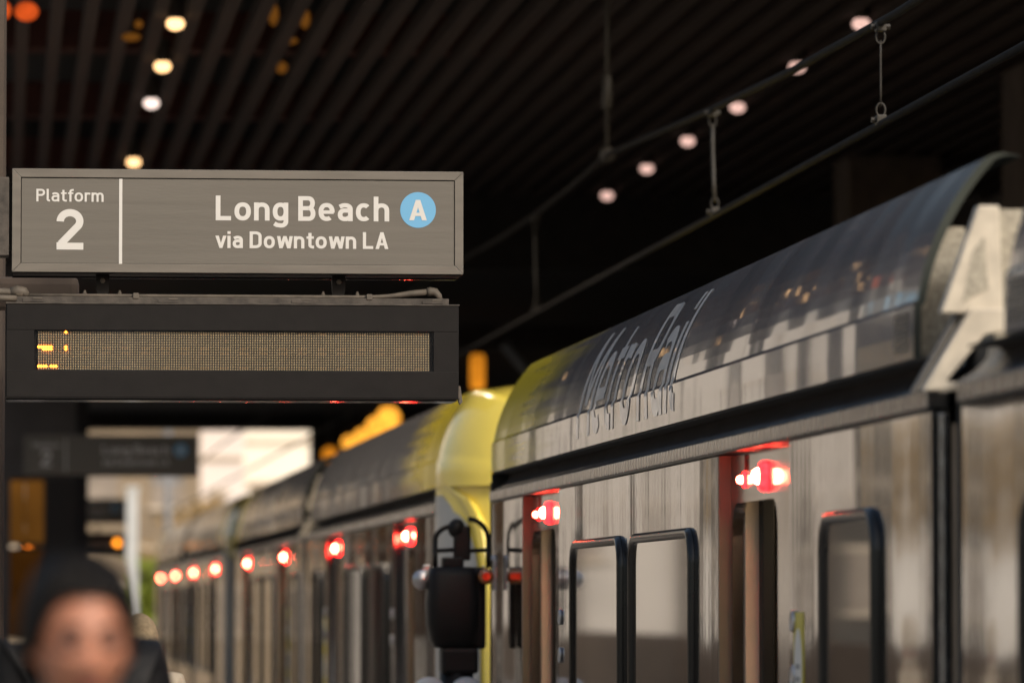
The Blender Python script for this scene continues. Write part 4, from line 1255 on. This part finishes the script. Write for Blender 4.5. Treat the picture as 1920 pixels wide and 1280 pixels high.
def skin_mesh(joints, edges, radii, root=0, sub=2):
    me = bpy.data.meshes.new('tmp'); me.from_pydata(joints, edges, []); me.update()
    o = bpy.data.objects.new('tmp', me); COL.objects.link(o)
    m = o.modifiers.new('skin', 'SKIN'); m.use_smooth_shade = True
    for i, r in enumerate(radii):
        v = me.skin_vertices[0].data[i]; v.radius = (r, r) if not isinstance(r, tuple) else r
    me.skin_vertices[0].data[root].use_root = True
    s = o.modifiers.new('sub', 'SUBSURF'); s.levels = sub; s.render_levels = sub
    dg = bpy.context.evaluated_depsgraph_get(); dg.update()
    out = bpy.data.meshes.new_from_object(o.evaluated_get(dg))
    bpy.data.objects.remove(o)
    return out


def head_points(scale, n=44, m=40):
    """closed head surface: skull, brow, sockets, nose, cheeks, lips, chin. faces -y"""
    rows = []
    def bump(x, z, cx, cz, sx, sz): return math.exp(-((x - cx) / sx) ** 2 - ((z - cz) / sz) ** 2)
    for i in range(m + 1):
        t = math.pi * (i + .01) / (m + .02); z = math.cos(t); rad = math.sin(t); row = []
        for k in range(n):
            a = 2 * math.pi * k / n
            x, y = rad * math.sin(a), -rad * math.cos(a)
            X, Yv, Zv = x * .077, y * .098, z * .118
            low = max(0, -z)
            X *= 1 - .30 * low ** 1.6
            if y > 0: Yv *= 1 - .28 * low            # nape
            else: Yv *= 1 - .10 * low ** 2
            if y < 0:
                fx, fz = X, Zv
                f = 0
                f += .004 * bump(abs(fx), fz, .028, .026, .022, .010)      # brow ridge
                f -= .0135 * bump(abs(fx), fz, .031, .008, .019, .013)    # sockets
                f += .0065 * bump(abs(fx), fz, .030, .006, .013, .009)    # closed lids
                f += .024 * bump(fx, fz, 0, -.030, .013, .014) + .011 * bump(fx, fz, 0, -.008, .009, .025)   # nose
                f += .008 * bump(abs(fx), fz, .014, -.036, .009, .008)    # nostrils
                f += .006 * bump(abs(fx), fz, .042, -.020, .022, .024)    # cheeks
                f += .008 * bump(fx, fz, 0, -.060, .022, .0065) + .008 * bump(fx, fz, 0, -.073, .019, .007) - .004 * bump(fx, fz, 0, -.0665, .022, .003)
                f += .009 * bump(fx, fz, 0, -.100, .022, .016)             # chin
                w = max(0, -y) ** .7
                Yv -= f * (1 if abs(y) > .15 else .3)
            row.append(Vector((X, Yv, Zv)) * scale)
        rows.append(row)
    return rows


def make_person(name, loc, height, lab, hair='hair', jacket='blackcloth', collar='olive', rot=0.0, tilt=0.0, hat=None, shoulder=1.0, bun=False, broad=False, quilt=False):
    root_loc = Vector(loc)
    s = height / 1.65
    hz = 1.515 * s          # head centre
    # continuous body: skinned skeleton + head, fused by a voxel remesh
    J = [(0, 0, .90), (0, .01, 1.08), (0, .015, 1.25), (0, .02, 1.345), (0, .012, 1.43), (0, 0, 1.50),
         (.085, 0, .86), (.095, -.02, .47), (.10, .015, .08), (.11, -.14, .035),
         (-.085, 0, .86), (-.095, .05, .47), (-.10, .12, .09), (-.11, -.02, .035),
         (.165, .02, 1.315), (.20, .03, 1.05), (.205, -.03, .82), (.20, -.05, .73),
         (-.165, .02, 1.315), (-.20, .02, 1.05), (-.205, -.06, .83), (-.20, -.09, .74)]
    E = [(0, 1), (1, 2), (2, 3), (3, 4), (4, 5), (0, 6), (6, 7), (7, 8), (8, 9), (0, 10), (10, 11), (11, 12), (12, 13),
         (3, 14), (14, 15), (15, 16), (16, 17), (3, 18), (18, 19), (19, 20), (20, 21)]
    RD = [(.13, .10), (.12, .09), (.14, .10), (.10, .08), .048, .05, .085, .055, .042, .035, .085, .055, .042, .035, .055, .043, .033, .028, .055, .043, .033, .028]
    J = [Vector(j) * s for j in J]; RD = [(r[0] * s, r[1] * s) if isinstance(r, tuple) else r * s for r in RD]
    for hsg, wi in ((1, 17), (-1, 21)):
        w0 = J[wi]
        for f in range(5):
            sp = (f - 1.5) * .017 * s
            if f < 4:
                l = (.078, .086, .080, .064)[f] * s
                c = [w0 + Vector((0, sp, -.075 * s)), w0 + Vector((-.006 * hsg * s, sp * 1.15, -.075 * s - l * .5)), w0 + Vector((-.022 * hsg * s, sp * 1.15, -.075 * s - l))]
            else:
                c = [w0 + Vector((-.01 * hsg * s, -.035 * s, -.035 * s)), w0 + Vector((-.018 * hsg * s, -.052 * s, -.065 * s)), w0 + Vector((-.020 * hsg * s, -.055 * s, -.09 * s))]
            prev = wi
            for q in c:
                J.append(q); RD.append(.0088 * s); E.append((prev, len(J) - 1)); prev = len(J) - 1
    me = skin_mesh([tuple(j) for j in J], E, RD, 0, 2)
    bm = bmesh.new(); bm.from_mesh(me)
    rm = Matrix.Translation((0, -.015 * s, hz)) @ Matrix.Rotation(tilt, 4, 'X')
    rows = head_points(s)
    hb = MB().grid(rows, close_u=True)
    b0 = len(hb.v) - len(rows[0]); hb.face(range(len(rows[0]))); hb.face(range(b0, b0 + len(rows[0])))
    for sg in (-1, 1):   # ears
        hb.sphere((sg * .077 * s, .012 * s, -.008 * s), .011 * s, .020 * s, .032 * s, 12, 8)
    hme = bpy.data.meshes.new('h'); hme.from_pydata([tuple(rm @ Vector(v)) for v in hb.v], [], hb.f)
    bm.from_mesh(hme)
    tmp = bpy.data.meshes.new('t'); bm.to_mesh(tmp); bm.free()
    to = bpy.data.objects.new('t', tmp); COL.objects.link(to)
    me2 = evaluated(to, [('REMESH', dict(mode='VOXEL', voxel_size=.0052 * s, use_smooth_shade=True)), ('SMOOTH', dict(factor=.5, iterations=2))])
    bpy.data.objects.remove(to)
    me2.name = 'person'; me2.materials.clear(); me2.materials.append(M['skin'])
    o = bpy.data.objects.new(name, me2); COL.objects.link(o)
    for p_ in me2.polygons: p_.use_smooth = True
    o.location = root_loc; o.rotation_euler = (0, 0, rot)
    tag(o, lab, 'person')

    def hrow(v): return rm @ (Vector(v) * s)
    # hair: cap with a hairline that rises over the forehead
    if hat is None:
        rnd = random.Random(int(height * 100))
        rows = []
        for i in range(22):
            row = []
            for k in range(40):
                a = 2 * math.pi * k / 40; fc = math.cos(a)     # 1 = forehead
                tmax = R(98 + 30 * min(1, max(0, (-fc + .15) / .5))) - R(44) * (lambda q: q * q * (3 - 2 * q))(min(1, max(0, (fc - .50) / .46)))
                t = .02 + tmax * i / 21
                x, y, z = math.sin(t) * math.sin(a), -math.sin(t) * math.cos(a), math.cos(t)
                th = 1.0 + .022 * math.sin(3 * a + i * .35) + .014 * math.sin(7 * a - i * .5) + rnd.uniform(-.006, .006)
                edge = 1 if i < 20 else .95
                row.append(hrow(((math.copysign(abs(x) ** .85, x) * .092 - (.010 if x < 0 else 0)) * th * edge, y * .112 * th * edge + .004, z * (.137 if z > 0 else .125) * th + .003)))
            rows.append(row)
        hb = MB().grid(rows, close_u=True)
        if bun:
            c = hrow((0, .10, .06)); hb.sphere(c, .05 * s, .045 * s, .045 * s)
        hb.build('hair', M[hair], o, smooth=True)
        st = MB()
        for k in range(160):   # stray strands that break the outline
            a = rnd.uniform(0, 6.28); t = rnd.uniform(.1, 1.7)
            if math.cos(a) > .2: t *= .5
            d = Vector((math.sin(t) * math.sin(a), -math.sin(t) * math.cos(a), math.cos(t)))
            p0 = hrow((d.x * .09, d.y * .107, d.z * .129)); q = Vector((d.x, d.y, d.z * .4)).normalized()
            p1 = p0 + (Vector((rnd.gauss(0, .4), rnd.gauss(0, .4), rnd.gauss(-.2, .5))) + q * .7) * (.022 * s)
            st.tube([p0, (p0 + p1) / 2 + q * .003, p1], [.0012, .0009, .0003], 4)
        tag(st.build('hair_strands', M[hair], o, smooth=True), kind='stuff')
    else:
        rows = []
        for i in range(16):
            row = []
            for k in range(36):
                a = 2 * math.pi * k / 36; t = .02 + R(104) * i / 15
                row.append(hrow((math.sin(t) * math.sin(a) * .094, -math.sin(t) * math.cos(a) * .112, math.cos(t) * .134 + .004)))
            rows.append(row)
        MB().grid(rows, close_u=True).build('hat', M[hat], o, smooth=True)
    # face details
    for sg in (-1, 1):
        lid = [hrow((sg * (.018 + .028 * k / 6), -.0985 + .011 * (k / 6) ** 2 + .0015, .004 - .004 * math.sin(math.pi * k / 6))) for k in range(7)]
        MB().tube(lid, [.0012, .0026, .0034, .0036, .0034, .0028, .0012], 6).build('eyelash', M['brow'], o, smooth=True)
        MB().grid([[hrow((sg * .032 + .019 * math.cos(q) * f, -.0925 - .0035 * (1 - f) + .0032 * sg * math.cos(q) * f, .009 + .0098 * math.sin(q) * f)) for q in [2 * math.pi * j / 16 for j in range(16)]] for f in (.05, .5, 1.0)], close_u=True).build('eyelid_shade', M['lid'], o, smooth=True)  # darker skin patch paints in the shade of the eye socket
        bw = [hrow((sg * (.014 + .036 * k / 6), -.0995 + .014 * (k / 6) ** 2, .029 + .005 * math.sin(math.pi * k / 7))) for k in range(7)]
        MB().tube(bw, [.0020, .0038, .0044, .0042, .0036, .0028, .0012], 6).build('eyebrow', M['brow'], o, smooth=True)
    for sg in (-1, 1):
        MB().sphere(hrow((sg * .0085, -.1125, -.0425)), .0068 * s, .0062 * s, .0040 * s, 10, 6).build('nostril_shade', M['lid'], o, smooth=True)  # dark blobs paint in the shade at the base of the nose
    for zc, hh in ((-.0605, .0048), (-.0725, .0050)):
        lp = [hrow((x * .024, -.0985 - .0055 * (1 - x * x) + .0, zc + (.002 * (1 - abs(x)) if zc > -.065 else -.001 * (1 - x * x)))) for x in [-1 + 2 * k / 8 for k in range(9)]]
        lp = [q + Vector((0, -.0015, 0)) * s for q in lp]
        MB().tube(lp, [hh * .3 * s] + [hh * s * .9] * 7 + [hh * .3 * s], 8).build('lip', M['lips'], o, smooth=True)
    # clothes follow the body
    JJ = [Vector(j) * s for j in ((0, 0, .80), (0, .01, 1.0), (0, .015, 1.16), (0, .018, 1.29), (0, .014, 1.375), (.165, .02, 1.305), (.205, .03, 1.05), (.212, -.03, .82), (-.165, .02, 1.305), (-.205, .02, 1.05), (-.212, -.06, .83))]
    if broad:
        JJ[5].z += .06 * s; JJ[8].z += .06 * s
    rr = [(.185, .145), (.17, .135), (.18, .14), (.13, .105), .075, .088, .072, .055, .088, .072, .055]
    if broad: rr[4] = .095
    rr = [tuple(q * s * shoulder for q in r) if isinstance(r, tuple) else r * s * shoulder for r in rr]
    jm = skin_mesh([tuple(j * 1.0) for j in JJ], [(0, 1), (1, 2), (2, 3), (3, 4), (3, 5), (5, 6), (6, 7), (3, 8), (8, 9), (9, 10)], rr, 0, 3)
    jm.materials.clear(); jm.materials.append(M[jacket])
    jo = bpy.data.objects.new('jacket', jm); COL.objects.link(jo); jo.parent = o
    for p_ in jm.polygons: p_.use_smooth = True
    if quilt:
        mb = MB()
        for z, rx, ry in ((1.20, .185, .150), (1.10, .183, .148), (1.0, .180, .146), (.90, .184, .150)):
            ring = [Vector((rx * math.cos(2 * math.pi * k / 28), ry * math.sin(2 * math.pi * k / 28) + .012, z)) * s for k in range(29)]
            mb.tube(ring, .012 * s, 6, caps=False)
        mb.build('quilt_seam', M[jacket], jo, smooth=True)
    ring = []
    for k in range(25):
        a = 2 * math.pi * k / 24; ring.append(Vector((.085 * math.cos(a), .075 * math.sin(a) + .012, 1.385 + .025 * math.sin(a))) * s)
    rows = [[p_ + Vector((0, 0, dz * s)) + (p_ - Vector((0, .012 * s, p_.z))).normalized() * (dr * s) for p_ in ring[:-1]] for dz, dr in ((-.045, .030), (-.01, .022), (.025, .006), (.033, -.006), (.02, -.015), (-.03, -.012))]
    MB().grid(rows, close_u=True).build('collar', M[collar], o, smooth=True)
    TJ = [Vector(j) * s for j in ((0, 0, .90), (.085, 0, .84), (.095, -.02, .47), (.10, .015, .10), (-.085, 0, .84), (-.095, .05, .47), (-.10, .12, .11))]
    tm = skin_mesh([tuple(j) for j in TJ], [(0, 1), (1, 2), (2, 3), (0, 4), (4, 5), (5, 6)], [(.15 * s, .12 * s), .105 * s, .076 * s, .062 * s, .105 * s, .076 * s, .062 * s], 0, 2)
    tm.materials.clear(); tm.materials.append(M['darktrouser'])
    to_ = bpy.data.objects.new('trousers', tm); COL.objects.link(to_); to_.parent = o
    for sg, yo, zo in ((1, -.05, 0), (-1, .05, .0)):
        MB().sphere(Vector((sg * .105, yo, .042 + zo)) * s, .048 * s, .13 * s, .042 * s).build('shoe', M['shoe'], o, smooth=True)
    return o


p = P(150, 1200, 8.25)
make_person('person', (p.x, p.y, p.z - 1.515 * 1.60 / 1.65), 1.60, 'blurred person with black hair and olive collar, eyes lowered, nearest the camera', rot=R(8), tilt=R(7), jacket='olive')
p = P(150, 1220, 14.0)
make_person('person', (p.x, p.y, 0), 1.67, 'person in a black padded jacket, head hidden behind the nearest person', rot=R(180), jacket='blackcloth', collar='blackcloth', shoulder=1.18, quilt=True, broad=True)
p = P(260, 1180, 23.0)
make_person('person', (p.x, p.y, 0), 1.515, 'person in a pale coat and tan knitted hat, mostly hidden behind the black jacket', rot=R(170), jacket='palecoat', collar='palecoat', hat='palehat')
